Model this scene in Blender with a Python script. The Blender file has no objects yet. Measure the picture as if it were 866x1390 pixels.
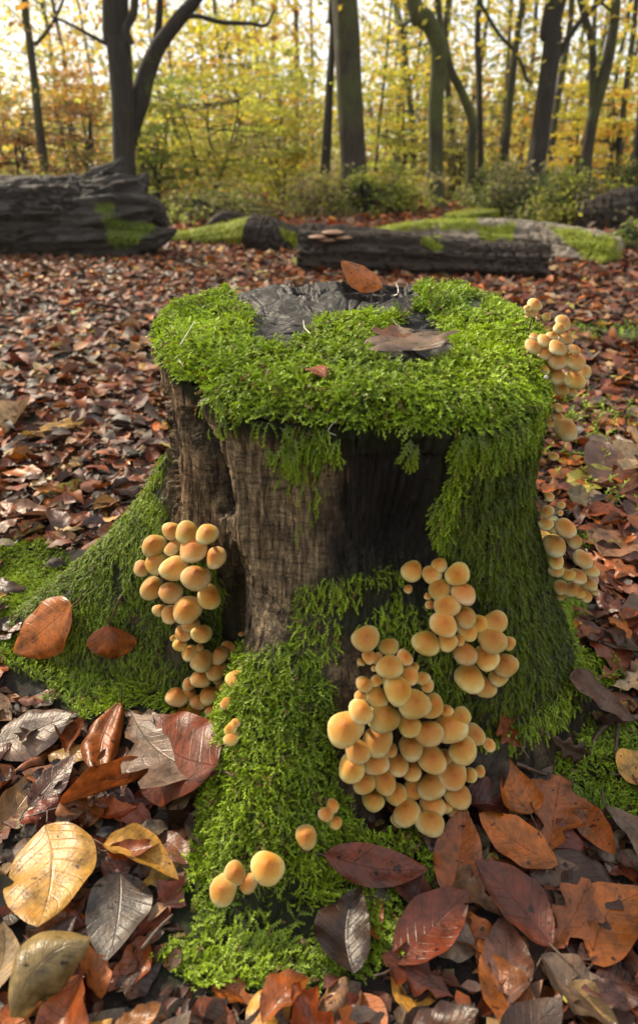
import bpy, math, random
import numpy as np
from mathutils import Vector, Matrix
from mathutils.bvhtree import BVHTree
random.seed(7); np.random.seed(7)
RNG = np.random.RandomState(11)
R = math.radians
sc = bpy.context.scene
col = sc.collection

# ------------------------------------------------------------ camera
FPX, CXP, CYP, CAMH = 867.0, 433.0, 650.0, 0.62
PITCH = math.atan(435 / 867)
cam_d = bpy.data.cameras.new("camera"); cam = bpy.data.objects.new("camera", cam_d); col.objects.link(cam)
cam.location = (0, 0, CAMH); cam.rotation_euler = (math.pi / 2 - PITCH, 0, 0)
cam_d.sensor_fit = 'VERTICAL'; cam_d.sensor_height = 36; cam_d.lens = 36 * FPX / 1390
cam_d.shift_y = -45 / 1390; cam_d.clip_start = 0.02; cam_d.clip_end = 1500
cam_d.dof.use_dof = True; cam_d.dof.focus_distance = 0.78; cam_d.dof.aperture_fstop = 4.8
sc.camera = cam
# ------------------------------------------------------------ world, sun, exposure
SUN_EL, SUN_AZ = R(36), R(-52)            # azimuth from +Y (ahead), negative = left
w = bpy.data.worlds.new("World"); sc.world = w; w.use_nodes = True
nt = w.node_tree; bg = nt.nodes['Background']
sky = nt.nodes.new('ShaderNodeTexSky'); sky.sky_type = 'NISHITA'; sky.sun_disc = False
sky.sun_elevation = SUN_EL; sky.sun_rotation = SUN_AZ; sky.dust_density = 3.0; sky.air_density = 1.0; sky.ozone_density = 1.0
wm = nt.nodes.new('ShaderNodeMix'); wm.data_type = 'RGBA'; wm.inputs[0].default_value = .62      # thin bright autumn cloud over the blue
nt.links.new(sky.outputs[0], wm.inputs[6]); wm.inputs[7].default_value = (7.8, 7.8, 7.6, 1)
nt.links.new(wm.outputs[2], bg.inputs[0]); bg.inputs[1].default_value = 0.115
sl = bpy.data.lights.new("sun", 'SUN'); sl.energy = 4.4; sl.angle = R(4.0); sl.color = (1, .86, .64)
so = bpy.data.objects.new("sun", sl); col.objects.link(so)
sd = Vector((math.sin(SUN_AZ) * math.cos(SUN_EL), math.cos(SUN_AZ) * math.cos(SUN_EL), math.sin(SUN_EL)))
so.rotation_euler = sd.to_track_quat('Z', 'Y').to_euler()
vs = sc.view_settings; vs.view_transform = 'Standard'; vs.look = 'None'; vs.gamma = 1.0; vs.exposure = 0.9
try:
    sc.cycles.use_denoising = True; sc.cycles.denoiser = 'OPENIMAGEDENOISE'
    sc.cycles.max_bounces = 6; sc.cycles.diffuse_bounces = 3; sc.cycles.transmission_bounces = 4
    sc.cycles.use_adaptive_sampling = True; sc.cycles.sample_clamp_indirect = 6
except Exception:
    pass

# ------------------------------------------------------------ projection helpers (photo pixels <-> world)
CP, SP = math.cos(PITCH), math.sin(PITCH)
O = np.array([0, 0, CAMH])
def ray(px, py):
    a = (px - CXP) / FPX; b = (CYP - py) / FPX
    return np.array([a, CP + b * SP, -SP + b * CP])
def proj(P):
    V = P - O
    d = V[:, 1] * CP - V[:, 2] * SP
    u = V[:, 1] * SP + V[:, 2] * CP
    dd = np.where(d > 1e-4, d, 1e-4)
    return CXP + FPX * V[:, 0] / dd, CYP - FPX * u / dd, d
def at(px, py, Y):                  # point at world distance Y ahead
    d = ray(px, py); return O + d * (Y / d[1])
def onz(px, py, z=0.0):
    d = ray(px, py); return O + d * ((z - CAMH) / d[2])
def inpoly(px, py, poly):
    r = np.zeros(len(px), bool); n = len(poly)
    for i in range(n):
        x1, y1 = poly[i]; x2, y2 = poly[(i + 1) % n]
        if y1 == y2: continue
        c = ((y1 > py) != (y2 > py)) & (px < (x2 - x1) * (py - y1) / (y2 - y1) + x1)
        r ^= c
    return r
# ------------------------------------------------------------ noise
def _h(i, j, k, s):
    v = (i * 374761393 + j * 668265263 + k * 2147483647 + s * 974634777) & 0xffffffff
    v = ((v ^ (v >> 13)) * 1274126177) & 0xffffffff
    v = ((v ^ (v >> 15)) * 2246822519) & 0xffffffff
    return ((v ^ (v >> 16)) & 0xffff) / 65535.0 * 2 - 1
def vn(P, s=0):
    P = np.asarray(P, float); I = np.floor(P).astype(np.int64); F = P - I; F = F * F * (3 - 2 * F)
    r = 0
    for a in (0, 1):
        for b in (0, 1):
            for c in (0, 1):
                wgt = (F[:, 0] if a else 1 - F[:, 0]) * (F[:, 1] if b else 1 - F[:, 1]) * (F[:, 2] if c else 1 - F[:, 2])
                r = r + wgt * _h(I[:, 0] + a, I[:, 1] + b, I[:, 2] + c, s)
    return r
def fbm(P, oct=4, s=0):
    P = np.asarray(P, float); r = 0; a = 1; t = 0
    for o in range(oct):
        r = r + a * vn(P * 2 ** o + 17.3 * o, s + o); t += a; a *= .5
    return r / t
def sst(x, a, b):
    t = np.clip((x - a) / (b - a), 0, 1); return t * t * (3 - 2 * t)
def norm(v):
    return v / np.maximum(np.linalg.norm(v, axis=-1, keepdims=True), 1e-9)

# ------------------------------------------------------------ mesh helpers
def mesh_np(name, V, F, mat=None, cols=None, uv=None, smooth=True, extra=None):
    V = np.asarray(V, np.float32).reshape(-1, 3); F = np.asarray(F, np.int32)
    me = bpy.data.meshes.new(name); k = F.shape[1]; n = len(F)
    me.vertices.add(len(V)); me.vertices.foreach_set('co', V.ravel())
    me.loops.add(n * k); me.loops.foreach_set('vertex_index', F.ravel())
    me.polygons.add(n); me.polygons.foreach_set('loop_start', np.arange(n, dtype=np.int32) * k)
    me.update(calc_edges=True)
    if smooth: me.polygons.foreach_set('use_smooth', np.ones(n, bool))
    if cols is not None:
        a = me.attributes.new('col', 'FLOAT_COLOR', 'POINT')
        c = np.ones((len(V), 4), np.float32); c[:, :3] = cols; a.data.foreach_set('color', c.ravel())
    if uv is not None:
        u = me.uv_layers.new(name='UVMap'); u.data.foreach_set('uv', np.asarray(uv, np.float32)[F.ravel()].ravel())
    if extra:
        for k2, v in extra.items():
            a = me.attributes.new(k2, 'FLOAT', 'POINT'); a.data.foreach_set('value', np.asarray(v, np.float32))
    if mat: me.materials.append(mat)
    me.validate()
    return me
def link(name, me, parent=None, loc=None):
    o = bpy.data.objects.new(name, me); col.objects.link(o)
    if parent: o.parent = parent
    if loc is not None: o.location = loc
    return o
def tag(o, label=None, cat=None, group=None, kind=None):
    if label: o['label'] = label
    if cat: o['category'] = cat
    if group: o['group'] = group
    if kind: o['kind'] = kind
    return o
def empty(name, loc=(0, 0, 0)):
    o = bpy.data.objects.new(name, None); col.objects.link(o); o.location = loc; o.empty_display_size = .05
    return o
def gridF(nu, nv, wrap=False):
    a = np.arange(nu - 1)[:, None] * nv
    if wrap: j = np.arange(nv)[None]; j2 = (j + 1) % nv
    else: j = np.arange(nv - 1)[None]; j2 = j + 1
    return np.stack([a + j, a + j2, a + nv + j2, a + nv + j], -1).reshape(-1, 4)
def catmull(pts, n):
    P = np.asarray(pts, float); P = np.vstack([2 * P[0] - P[1], P, 2 * P[-1] - P[-2]]); out = []
    m = len(P) - 3
    for t in np.linspace(0, m - 1e-6, n):
        i = int(t); f = t - i; a, b, c, d = P[i:i + 4]
        out.append(.5 * (2 * b + (c - a) * f + (2 * a - 5 * b + 4 * c - d) * f * f + (3 * b - a - 3 * c + d) * f ** 3))
    return np.array(out)
def tube(pts, rad, n=16, ns=12, bark=0.0, bf=(1, 1), seed=0, flare=None, cap=True):
    """tapered tube through pts; rad per pt; returns V,F(quads)"""
    Q = catmull(np.c_[np.asarray(pts, float), np.asarray(rad, float)], n); P = Q[:, :3]; rr = Q[:, 3]
    T = norm(np.gradient(P, axis=0)); ref = np.array([0, 0, 1.]) if abs(T[:, 2].mean()) < .8 else np.array([0, 1., 0])
    A = norm(np.cross(np.tile(ref, (n, 1)), T)); B = np.cross(T, A)
    th = np.linspace(0, 2 * np.pi, ns, endpoint=False)
    rg = np.tile(rr[:, None], (1, ns))
    if bark:
        s = np.cumsum(np.r_[0, np.linalg.norm(np.diff(P, axis=0), axis=1)])
        N = np.stack(np.broadcast_arrays(np.cos(th)[None] * bf[0], np.sin(th)[None] * bf[0], s[:, None] * bf[1]), -1).reshape(-1, 3)
        rg = rg * (1 + bark * fbm(N, 4, seed).reshape(n, ns))
    if flare is not None: rg = rg * flare(np.linspace(0, 1, n)[:, None], th[None])
    V = P[:, None] + rg[..., None] * (np.cos(th)[None, :, None] * A[:, None] + np.sin(th)[None, :, None] * B[:, None])
    V = V.reshape(-1, 3); F = gridF(n, ns, True)
    if cap:
        k = len(V); V = np.vstack([V, P[0] - T[0] * 0, P[-1]])
        j = np.arange(ns); j2 = (j + 1) % ns; b = (n - 1) * ns
        F = np.vstack([F, np.c_[j2, j, np.full(ns, k), np.full(ns, k)][:, [0, 1, 2, 2]][:, :4] if False else np.c_[j2, j, np.full(ns, k), j2][:, :4]]) if False else F
        # end caps as thin inner rings keep the mesh all quads
        r0 = P[0] + (V[:ns] - P[0]) * .12; r1 = P[-1] + (V[b:b + ns] - P[-1]) * .12
        V = np.vstack([V[:k], r0, r1])
        F = np.vstack([F, np.c_[j, k + j, k + j2, j2], np.c_[b + j2, k + ns + j2, k + ns + j, b + j]])
    return V, F
def join(parts):
    V = []; F = []; C = []; o = 0
    for p in parts:
        V.append(p[0]); F.append(np.asarray(p[1]) + o); o += len(p[0])
        if len(p) > 2: C.append(np.tile(p[2], (len(p[0]), 1)) if np.ndim(p[2]) == 1 else p[2])
    return (np.vstack(V), np.vstack(F)) + ((np.vstack(C),) if C else ())

# ------------------------------------------------------------ materials
def newmat(name):
    m = bpy.data.materials.new(name); m.use_nodes = True; n = m.node_tree
    b = n.nodes['Principled BSDF']; return m, n, b
def nd(n, t, **kw):
    x = n.nodes.new(t)
    for k, v in kw.items(): setattr(x, k, v)
    return x
def noise(n, scale, detail=5, vec=None, rough=.6, dist=0):
    x = nd(n, 'ShaderNodeTexNoise'); x.inputs['Scale'].default_value = scale; x.inputs['Detail'].default_value = detail
    x.inputs['Roughness'].default_value = rough; x.inputs['Distortion'].default_value = dist
    if vec: n.links.new(vec, x.inputs['Vector'])
    return x
def ramp(n, fac, stops):
    x = nd(n, 'ShaderNodeValToRGB'); e = x.color_ramp.elements
    while len(e) < len(stops): e.new(.5)
    for el, (p, c) in zip(e, stops): el.position = p; el.color = (*c, 1)
    n.links.new(fac, x.inputs[0]); return x
def mapping(n, scale, src='Object'):
    tc = nd(n, 'ShaderNodeTexCoord'); mp = nd(n, 'ShaderNodeMapping'); mp.inputs['Scale'].default_value = scale
    n.links.new(tc.outputs[src], mp.inputs[0]); return mp.outputs[0]
def bump(n, h, b, strength=.5, dist=.01, prev=None):
    x = nd(n, 'ShaderNodeBump'); x.inputs['Strength'].default_value = strength; x.inputs['Distance'].default_value = dist
    n.links.new(h, x.inputs['Height'])
    if prev: n.links.new(prev, x.inputs['Normal'])
    n.links.new(x.outputs[0], b.inputs['Normal']); return x.outputs[0]
def mix(n, f, a, b_, mode='MIX'):
    x = nd(n, 'ShaderNodeMix', data_type='RGBA', blend_type=mode)
    for s, v in ((0, f), (6, a), (7, b_)):
        if hasattr(v, 'links') or isinstance(v, bpy.types.NodeSocket): n.links.new(v, x.inputs[s])
        elif isinstance(v, (int, float)): x.inputs[s].default_value = v
        else: x.inputs[s].default_value = (*v, 1)
    return x.outputs[2]
def mathn(n, op, a, b_=None, clamp=False):
    x = nd(n, 'ShaderNodeMath', operation=op, use_clamp=clamp)
    for s, v in ((0, a), (1, b_)):
        if v is None: continue
        if isinstance(v, bpy.types.NodeSocket): n.links.new(v, x.inputs[s])
        else: x.inputs[s].default_value = v
    return x.outputs[0]

def leaf_material(name, transl=.25, rough=.42, near=True):
    m, n, b = newmat(name)
    at_ = nd(n, 'ShaderNodeAttribute', attribute_name='col')
    c = at_.outputs['Color']
    if near:
        uv = nd(n, 'ShaderNodeUVMap'); uv.uv_map = 'UVMap'
        sp = nd(n, 'ShaderNodeSeparateXYZ'); n.links.new(uv.outputs[0], sp.inputs[0])
        av = mathn(n, 'ABSOLUTE', sp.outputs[1])
        t = mathn(n, 'SUBTRACT', sp.outputs[0], mathn(n, 'MULTIPLY', av, .22))
        fr = mathn(n, 'FRACT', mathn(n, 'MULTIPLY', t, 9.0))
        v1 = mathn(n, 'ABSOLUTE', mathn(n, 'SUBTRACT', fr, .5))
        side = mathn(n, 'SUBTRACT', 1.0, mathn(n, 'MULTIPLY', v1, 11.0), True)
        mid = mathn(n, 'SUBTRACT', 1.0, mathn(n, 'MULTIPLY', av, 22.0), True)
        vein = mathn(n, 'MAXIMUM', mathn(n, 'MULTIPLY', side, .6), mid)
        ob = mapping(n, (1, 1, 1))
        n1 = noise(n, 60, 5, ob); n2 = noise(n, 260, 4, ob); n3 = noise(n, 95, 2, ob)
        c = mix(n, 1.0, c, ramp(n, n1.outputs[0], [(.3, (.38, .34, .32)), (.5, (.95, .95, .95)), (.72, (1.45, 1.2, .95))]).outputs[0], 'MULTIPLY')
        c = mix(n, 1.0, c, ramp(n, n2.outputs[0], [(.3, (.8, .8, .8)), (.7, (1.12, 1.12, 1.12))]).outputs[0], 'MULTIPLY')
        c = mix(n, 1.0, c, ramp(n, n3.outputs[0], [(.66, (1, 1, 1)), (.71, (.14, .11, .1))]).outputs[0], 'MULTIPLY')
        c = mix(n, mathn(n, 'MULTIPLY', vein, .5), c, mix(n, 1.0, c, (.45, .38, .35), 'MULTIPLY'))
        h = mathn(n, 'ADD', mathn(n, 'MULTIPLY', vein, -.6), n2.outputs[0])
        bump(n, h, b, .55, .0012)
        rr = nd(n, 'ShaderNodeMapRange'); rr.inputs[3].default_value = rough - .12; rr.inputs[4].default_value = rough + .25
        n.links.new(n1.outputs[0], rr.inputs[0]); n.links.new(rr.outputs[0], b.inputs['Roughness'])
        b.inputs['Specular IOR Level'].default_value = .48
    else:
        b.inputs['Roughness'].default_value = rough
    n.links.new(c, b.inputs['Base Color'])
    if transl > 0:
        tr = nd(n, 'ShaderNodeBsdfTranslucent'); n.links.new(c, tr.inputs[0])
        mx = nd(n, 'ShaderNodeMixShader'); mx.inputs[0].default_value = transl
        out = n.nodes['Material Output']
        n.links.new(b.outputs[0], mx.inputs[1]); n.links.new(tr.outputs[0], mx.inputs[2]); n.links.new(mx.outputs[0], out.inputs[0])
    return m
M_LEAF = leaf_material('fallen_leaf', .22, .30)
M_LEAFM = leaf_material('litter_leaf', .18, .46)
M_LITTER = leaf_material('leaf_litter', .15, .6, False)
M_TREELEAF = leaf_material('tree_leaf', .58, .5, False)
M_MOSS = leaf_material('moss', .3, .55, False)

# soil / ground
M_SOIL, n, b = newmat('soil')
ob = mapping(n, (1, 1, 1)); n1 = noise(n, 3, 6, ob); n2 = noise(n, 90, 6, ob, .7); n3 = noise(n, 16, 4, ob)
c = ramp(n, n2.outputs[0], [(.3, (.008, .005, .003)), (.55, (.024, .014, .009)), (.8, (.07, .042, .025))]).outputs[0]
far = ramp(n, n3.outputs[0], [(.3, (.05, .022, .010)), (.5, (.13, .05, .02)), (.62, (.17, .09, .05)), (.8, (.06, .05, .03))]).outputs[0]
ta = nd(n, 'ShaderNodeAttribute', attribute_name='far')
c = mix(n, ta.outputs['Fac'], c, far)
mo = nd(n, 'ShaderNodeAttribute', attribute_name='moss')
c = mix(n, mo.outputs['Fac'], c, ramp(n, n2.outputs[0], [(.3, (.01, .016, .003)), (.7, (.035, .05, .008))]).outputs[0])
n.links.new(c, b.inputs['Base Color']); b.inputs['Roughness'].default_value = .8
n5 = noise(n, 420, 4, ob, .7); p1 = bump(n, n2.outputs[0], b, 1.0, .012); bump(n, n5.outputs[0], b, .9, .004, p1)

# stump wood
M_BARK, n, b = newmat('stump_bark')
ob = mapping(n, (1, 1, .13)); ob2 = mapping(n, (1, 1, 1)); obh = mapping(n, (.5, .5, 3.5))
n1 = noise(n, 330, 7, ob, .72, .3); n1b = noise(n, 70, 6, ob, .65); n2 = noise(n, 16, 6, ob2, .65); n3 = noise(n, 85, 6, obh, .65, .4); n4 = noise(n, 520, 5, ob2, .75)
hm = mathn(n, 'ADD', mathn(n, 'MULTIPLY', n1.outputs[0], .5), mathn(n, 'MULTIPLY', n1b.outputs[0], .5))
c = ramp(n, hm, [(.38, (.02, .014, .010)), (.45, (.12, .082, .050)), (.52, (.32, .235, .145)), (.60, (.52, .42, .28)), (.70, (.64, .54, .38))]).outputs[0]
c = mix(n, 1.0, c, ramp(n, n3.outputs[0], [(.35, (.30, .27, .24)), (.48, (.85, .84, .82)), (.62, (1.25, 1.2, 1.1))]).outputs[0], 'MULTIPLY')
c = mix(n, 1.0, c, ramp(n, n2.outputs[0], [(.33, (.38, .36, .33)), (.45, (.9, .88, .85)), (.65, (1.2, 1.15, 1.1))]).outputs[0], 'MULTIPLY')
c = mix(n, ramp(n, n4.outputs[0], [(.56, (0, 0, 0)), (.66, (1, 1, 1))]).outputs[0], c, mix(n, 1.0, c, (.25, .22, .2), 'MULTIPLY'))
rn = noise(n, 9, 5, ob2); c = mix(n, ramp(n, rn.outputs[0], [(.52, (0, 0, 0)), (.68, (.7, .7, .7))]).outputs[0], c, mix(n, 1.0, c, (.62, .40, .28), 'MULTIPLY'))
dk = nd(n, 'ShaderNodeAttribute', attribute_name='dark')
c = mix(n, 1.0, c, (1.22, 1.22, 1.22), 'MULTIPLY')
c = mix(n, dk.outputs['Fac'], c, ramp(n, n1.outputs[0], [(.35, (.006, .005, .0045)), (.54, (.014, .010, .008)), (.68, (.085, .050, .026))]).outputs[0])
mo = nd(n, 'ShaderNodeAttribute', attribute_name='moss')
c = mix(n, mo.outputs['Fac'], c, ramp(n, n4.outputs[0], [(.3, (.010, .012, .003)), (.7, (.03, .042, .007))]).outputs[0])
n.links.new(c, b.inputs['Base Color'])
rr = nd(n, 'ShaderNodeMapRange'); rr.inputs[3].default_value = .78; rr.inputs[4].default_value = .34
n.links.new(dk.outputs['Fac'], rr.inputs[0]); n.links.new(rr.outputs[0], b.inputs['Roughness'])
p1 = bump(n, hm, b, 1.0, .010); p2 = bump(n, n3.outputs[0], b, .7, .006, p1); bump(n, n4.outputs[0], b, .9, .003, p2)

M_CUT, n, b = newmat('cut_wood')
ob2 = mapping(n, (1, 1, 1)); n1 = noise(n, 40, 6, ob2, .7, 1.0); n2 = noise(n, 8, 4, ob2)
c = ramp(n, n1.outputs[0], [(.3, (.010, .009, .009)), (.55, (.036, .032, .030)), (.75, (.10, .088, .078))]).outputs[0]
tcx = nd(n, 'ShaderNodeTexCoord'); wv = nd(n, 'ShaderNodeTexWave', wave_type='RINGS', rings_direction='Z'); wv.inputs['Scale'].default_value = 55; wv.inputs['Distortion'].default_value = 3; wv.inputs['Detail'].default_value = 3
n.links.new(tcx.outputs['Object'], wv.inputs[0]); c = mix(n, .35, c, mix(n, 1.0, c, ramp(n, wv.outputs[0], [(.2, (.5, .5, .5)), (.8, (1.4, 1.4, 1.4))]).outputs[0], 'MULTIPLY'))
mo = nd(n, 'ShaderNodeAttribute', attribute_name='moss')
c = mix(n, 1.0, c, (.62, .60, .58), 'MULTIPLY')
c = mix(n, mo.outputs['Fac'], c, (.022, .034, .006))
n.links.new(c, b.inputs['Base Color']); b.inputs['Roughness'].default_value = .55; b.inputs['Specular IOR Level'].default_value = .35
vor = nd(n, 'ShaderNodeTexVoronoi', feature='DISTANCE_TO_EDGE'); vor.inputs['Scale'].default_value = 22; n.links.new(ob2, vor.inputs[0])
p1 = bump(n, ramp(n, vor.outputs[0], [(0, (0, 0, 0)), (.06, (1, 1, 1))]).outputs[0], b, .4, .003); bump(n, n1.outputs[0], b, .8, .005, p1)

def bark_mat(name, c0, c1, c2, moss=0.35, sc_=(6, 6, 1.2), mosscol=(.10, .13, .015), bmp=.03, f=4, mattr=False):
    m, n, b = newmat(name)
    ob = mapping(n, sc_); n1 = noise(n, f, 7, ob, .65); o2 = mapping(n, (1, 1, 1)); n2 = noise(n, 1.6, 5, o2); n3 = noise(n, 30, 5, o2)
    c = ramp(n, n1.outputs[0], [(.3, c0), (.5, c1), (.72, c2)]).outputs[0]
    mc = mix(n, n3.outputs[0], tuple(x * .5 for x in mosscol), tuple(x * 1.4 for x in mosscol))
    if mattr:
        fa = nd(n, 'ShaderNodeAttribute', attribute_name='moss').outputs['Fac']
    else:
        fa = ramp(n, n2.outputs[0], [(.62 - moss * .4, (0, 0, 0)), (.75 - moss * .4, (.8, .8, .8))]).outputs[0]
    c = mix(n, fa, c, mc)
    n.links.new(c, b.inputs['Base Color']); b.inputs['Roughness'].default_value = .75
    bump(n, n1.outputs[0], b, .9, bmp); return m
M_TRUNK = bark_mat('tree_bark', (.008, .006, .004), (.026, .018, .011), (.066, .047, .030), .42, mosscol=(.06, .075, .015))
M_TRUNKD = bark_mat('dark_tree_bark', (.005, .0035, .003), (.014, .010, .007), (.036, .026, .018), .12)
M_TRUNKG = bark_mat('mossy_tree_bark', (.012, .012, .006), (.034, .033, .014), (.07, .07, .028), .5, mosscol=(.08, .10, .018))
M_LOG = bark_mat('wet_log_bark', (.005, .004, .0035), (.024, .018, .015), (.10, .082, .072), 0, (1.0, 9, 9), bmp=.03, mattr=True, mosscol=(.14, .20, .02))
M_LOGB = bark_mat('dark_log_bark', (.008, .005, .004), (.026, .016, .011), (.075, .046, .030), 0, (1.5, 9, 9), bmp=.03, mattr=True, mosscol=(.16, .22, .02))
M_LOGL = bark_mat('pale_log_bark', (.07, .055, .042), (.20, .165, .13), (.36, .31, .25), 0, (1.2, 6, 6), bmp=.02, mattr=True, mosscol=(.22, .27, .02))

# mushrooms
def cap_mat():
    m, n, b = newmat('mushroom_cap')
    tc = nd(n, 'ShaderNodeTexCoord'); sp = nd(n, 'ShaderNodeSeparateXYZ'); n.links.new(tc.outputs['Object'], sp.inputs[0])
    x2 = mathn(n, 'MULTIPLY', sp.outputs[0], sp.outputs[0]); y2 = mathn(n, 'MULTIPLY', sp.outputs[1], sp.outputs[1])
    r = mathn(n, 'SQRT', mathn(n, 'ADD', x2, y2))
    oi = nd(n, 'ShaderNodeObjectInfo')
    ns = noise(n, 2.4, 5, tc.outputs['Object'], .65, .6); ns.noise_dimensions = '4D'; n.links.new(mathn(n, 'MULTIPLY', oi.outputs['Random'], 30.), ns.inputs['W'])
    nf = noise(n, 22, 4, tc.outputs['Object'])
    rj = mathn(n, 'ADD', r, mathn(n, 'MULTIPLY', mathn(n, 'SUBTRACT', ns.outputs[0], .5), .55))
    c = ramp(n, rj, [(0.0, (.35, .095, .011)), (.18, (.45, .155, .018)), (.48, (.50, .22, .034)), (.72, (.53, .29, .068)), (.88, (.56, .39, .14)), (.98, (.62, .50, .25))]).outputs[0]
    c = mix(n, 1.0, c, oi.outputs['Color'], 'MULTIPLY')
    c = mix(n, .5, c, mix(n, 1.0, c, ramp(n, nf.outputs[0], [(.3, (.8, .76, .7)), (.6, (1.05, 1.05, 1.05))]).outputs[0], 'MULTIPLY'))
    sp2 = noise(n, 5, 2, tc.outputs['Object']); sp2.noise_dimensions = '4D'; n.links.new(mathn(n, 'MULTIPLY', oi.outputs['Random'], 77.), sp2.inputs['W'])
    c = mix(n, ramp(n, sp2.outputs[0], [(.72, (0, 0, 0)), (.76, (.75, .75, .75))]).outputs[0], c, (.16, .07, .025))
    n.links.new(c, b.inputs['Base Color'])
    b.inputs['Roughness'].default_value = .5; b.inputs['Specular IOR Level'].default_value = .35
    b.inputs['Subsurface Weight'].default_value = .18; b.inputs['Subsurface Radius'].default_value = (1, .7, .3); b.inputs['Subsurface Scale'].default_value = .003
    bump(n, nf.outputs[0], b, .25, .03)
    return m
M_CAP = cap_mat()
M_STEM, n, b = newmat('mushroom_stem')
ob = mapping(n, (1, 1, .2)); n1 = noise(n, 300, 4, ob); c = ramp(n, n1.outputs[0], [(.3, (.36, .22, .085)), (.7, (.58, .42, .2))]).outputs[0]
n.links.new(c, b.inputs['Base Color']); b.inputs['Roughness'].default_value = .6
M_GILL, n, b = newmat('mushroom_gills')
ob = mapping(n, (1, 1, 1)); n1 = noise(n, 9, 4, ob); c = ramp(n, n1.outputs[0], [(.3, (.42, .34, .16)), (.7, (.62, .53, .30))]).outputs[0]
n.links.new(c, b.inputs['Base Color']); b.inputs['Roughness'].default_value = .7
M_TWIG, n, b = newmat('twig')
ob = mapping(n, (1, 1, 1)); n1 = noise(n, 200, 4, ob); c = ramp(n, n1.outputs[0], [(.3, (.03, .018, .012)), (.7, (.12, .07, .045))]).outputs[0]
n.links.new(c, b.inputs['Base Color']); b.inputs['Roughness'].default_value = .6; bump(n, n1.outputs[0], b, .6, .002)
M_HUSK, n, b = newmat('husk')
ob = mapping(n, (1, 1, 1)); n1 = noise(n, 150, 4, ob); c = ramp(n, n1.outputs[0], [(.3, (.012, .008, .006)), (.7, (.07, .045, .03))]).outputs[0]
n.links.new(c, b.inputs['Base Color']); b.inputs['Roughness'].default_value = .7; bump(n, n1.outputs[0], b, .9, .003)
M_PALE, n, b = newmat('pale_fungus'); b.inputs['Base Color'].default_value = (.62, .58, .5, 1); b.inputs['Roughness'].default_value = .6

# ------------------------------------------------------------ stump shape
CX, CY = .03, .74
RT_TH = [-180, -164, -144, -118, -96, -80, -67, -46, -25, -5, 16, 30, 38, 52, 89, 117, 144, 165, 180]
RT_R = [.243, .237, .233, .235, .232, .219, .213, .212, .222, .232, .246, .252, .256, .242, .230, .243, .247, .248, .243]
def top_plane(y): return .419 + (y - .51) * (.044 / .46)
def adiff(a, b_): return (a - b_ + 180) % 360 - 180
ROOTS = [(-87, 15, .255, .31, 1.6), (-14, 15, .155, .215, 1.0), (58, 26, .085, .27, 1.3), (150, 25, .06, .25, 1.3), (-150, 22, .05, .25, 1.3), (102, 18, .12, .22, 1.3)]
CRACK = [(246, 556), (262, 590), (280, 622), (287, 660), (300, 700), (316, 700), (308, 650), (300, 625), (290, 598), (268, 560)]
CRACK2 = [(218, 520), (224, 560), (232, 610), (238, 660), (245, 700), (240, 650), (232, 590), (226, 545)]
HOLLOW = [(305, 735), (330, 790), (328, 900), (300, 960), (262, 900), (285, 800), (295, 740)]
RECESS = [(478, 600), (612, 596), (600, 650), (580, 700), (545, 745), (500, 775), (478, 740), (470, 660)]
def stump_r(th, z, detail=True):
    t = np.degrees(th)
    rr = np.interp((t + 180) % 360 - 180, RT_TH, RT_R)
    rr = rr - .014
    rr = rr + .045 * np.clip(1 - z / .32, 0, 1) ** 1.3
    for (a, sg, A, zf, p) in ROOTS:
        rr = rr + A * np.exp(-(adiff(t, a) / sg) ** 2) * np.clip(1 - z / zf, 0, 1.15) ** p
    rr = rr - .058 * np.exp(-(adiff(t, -44) / 9) ** 2) * sst(.22 - z, 0, .10)
    rr = rr - .035 * np.exp(-(adiff(t, 16) / 11) ** 2) * np.exp(-((z - .27) / .06) ** 2)
    rr = rr + .012 * np.exp(-(adiff(t, -30) / 9) ** 2) + .010 * np.exp(-(adiff(t, 34) / 12) ** 2) * sst(z, .05, .2)
    if detail:
        N = np.stack([np.cos(th) * 3.5, np.sin(th) * 3.5, z * 5], -1)
        rr = rr + .010 * fbm(N, 4, 3)
        N = np.stack([np.cos(th) * 26, np.sin(th) * 26, z * 7 + .5 * np.sin(t / 9)], -1)
        rr = rr + .0065 * fbm(N, 4, 5) - .004 * np.clip(np.abs(fbm(N * np.array([1.6, 1.6, .7]), 3, 6)) * -7 + 1, 0, 1)
        N = np.stack([np.cos(th) * 70, np.sin(th) * 70, z * 90], -1)
        rr = rr + .0022 * fbm(N, 3, 9)
        lf = np.exp(-(adiff(t, -88) / 34) ** 2) * np.clip(1 - z / .42, 0, 1)
        rr = rr + .030 * lf * fbm(np.stack([np.cos(th) * 9, np.sin(th) * 9, z * 3], -1), 3, 12)
    return rr
def spt(th, z, r):
    return np.stack([CX + r * np.sin(th), CY - r * np.cos(th), z], -1)

# ------------------------------------------------------------ ground height
def gh(x, y):
    if np.ndim(x) == 0: return float(gh(np.array([float(x)]), np.array([float(y)]))[0])
    x = np.asarray(x, float); y = np.asarray(y, float)
    P = np.stack([x * 1.7, y * 1.7, np.zeros_like(x)], -1)
    near = np.exp(-((x - CX) ** 2 + (y - CY) ** 2) / 1.2)
    z = .018 * fbm(P, 3, 21)
    P2 = np.stack([x * 14, y * 14, np.zeros_like(x)], -1)
    z = z + .007 * fbm(P2, 3, 22) * near
    z = z + .045 * np.exp(-(((x + .46) / .22) ** 2 + ((y - .72) / .14) ** 2))
    z = z + .02 * np.exp(-(((x - .42) / .2) ** 2 + ((y - .62) / .14) ** 2))
    P3 = np.stack([x * .12, y * .12, np.zeros_like(x)], -1)
    d = np.hypot(x, y)
    z = z + .35 * fbm(P3, 3, 23) * sst(d, 9, 30)
    return z
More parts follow.
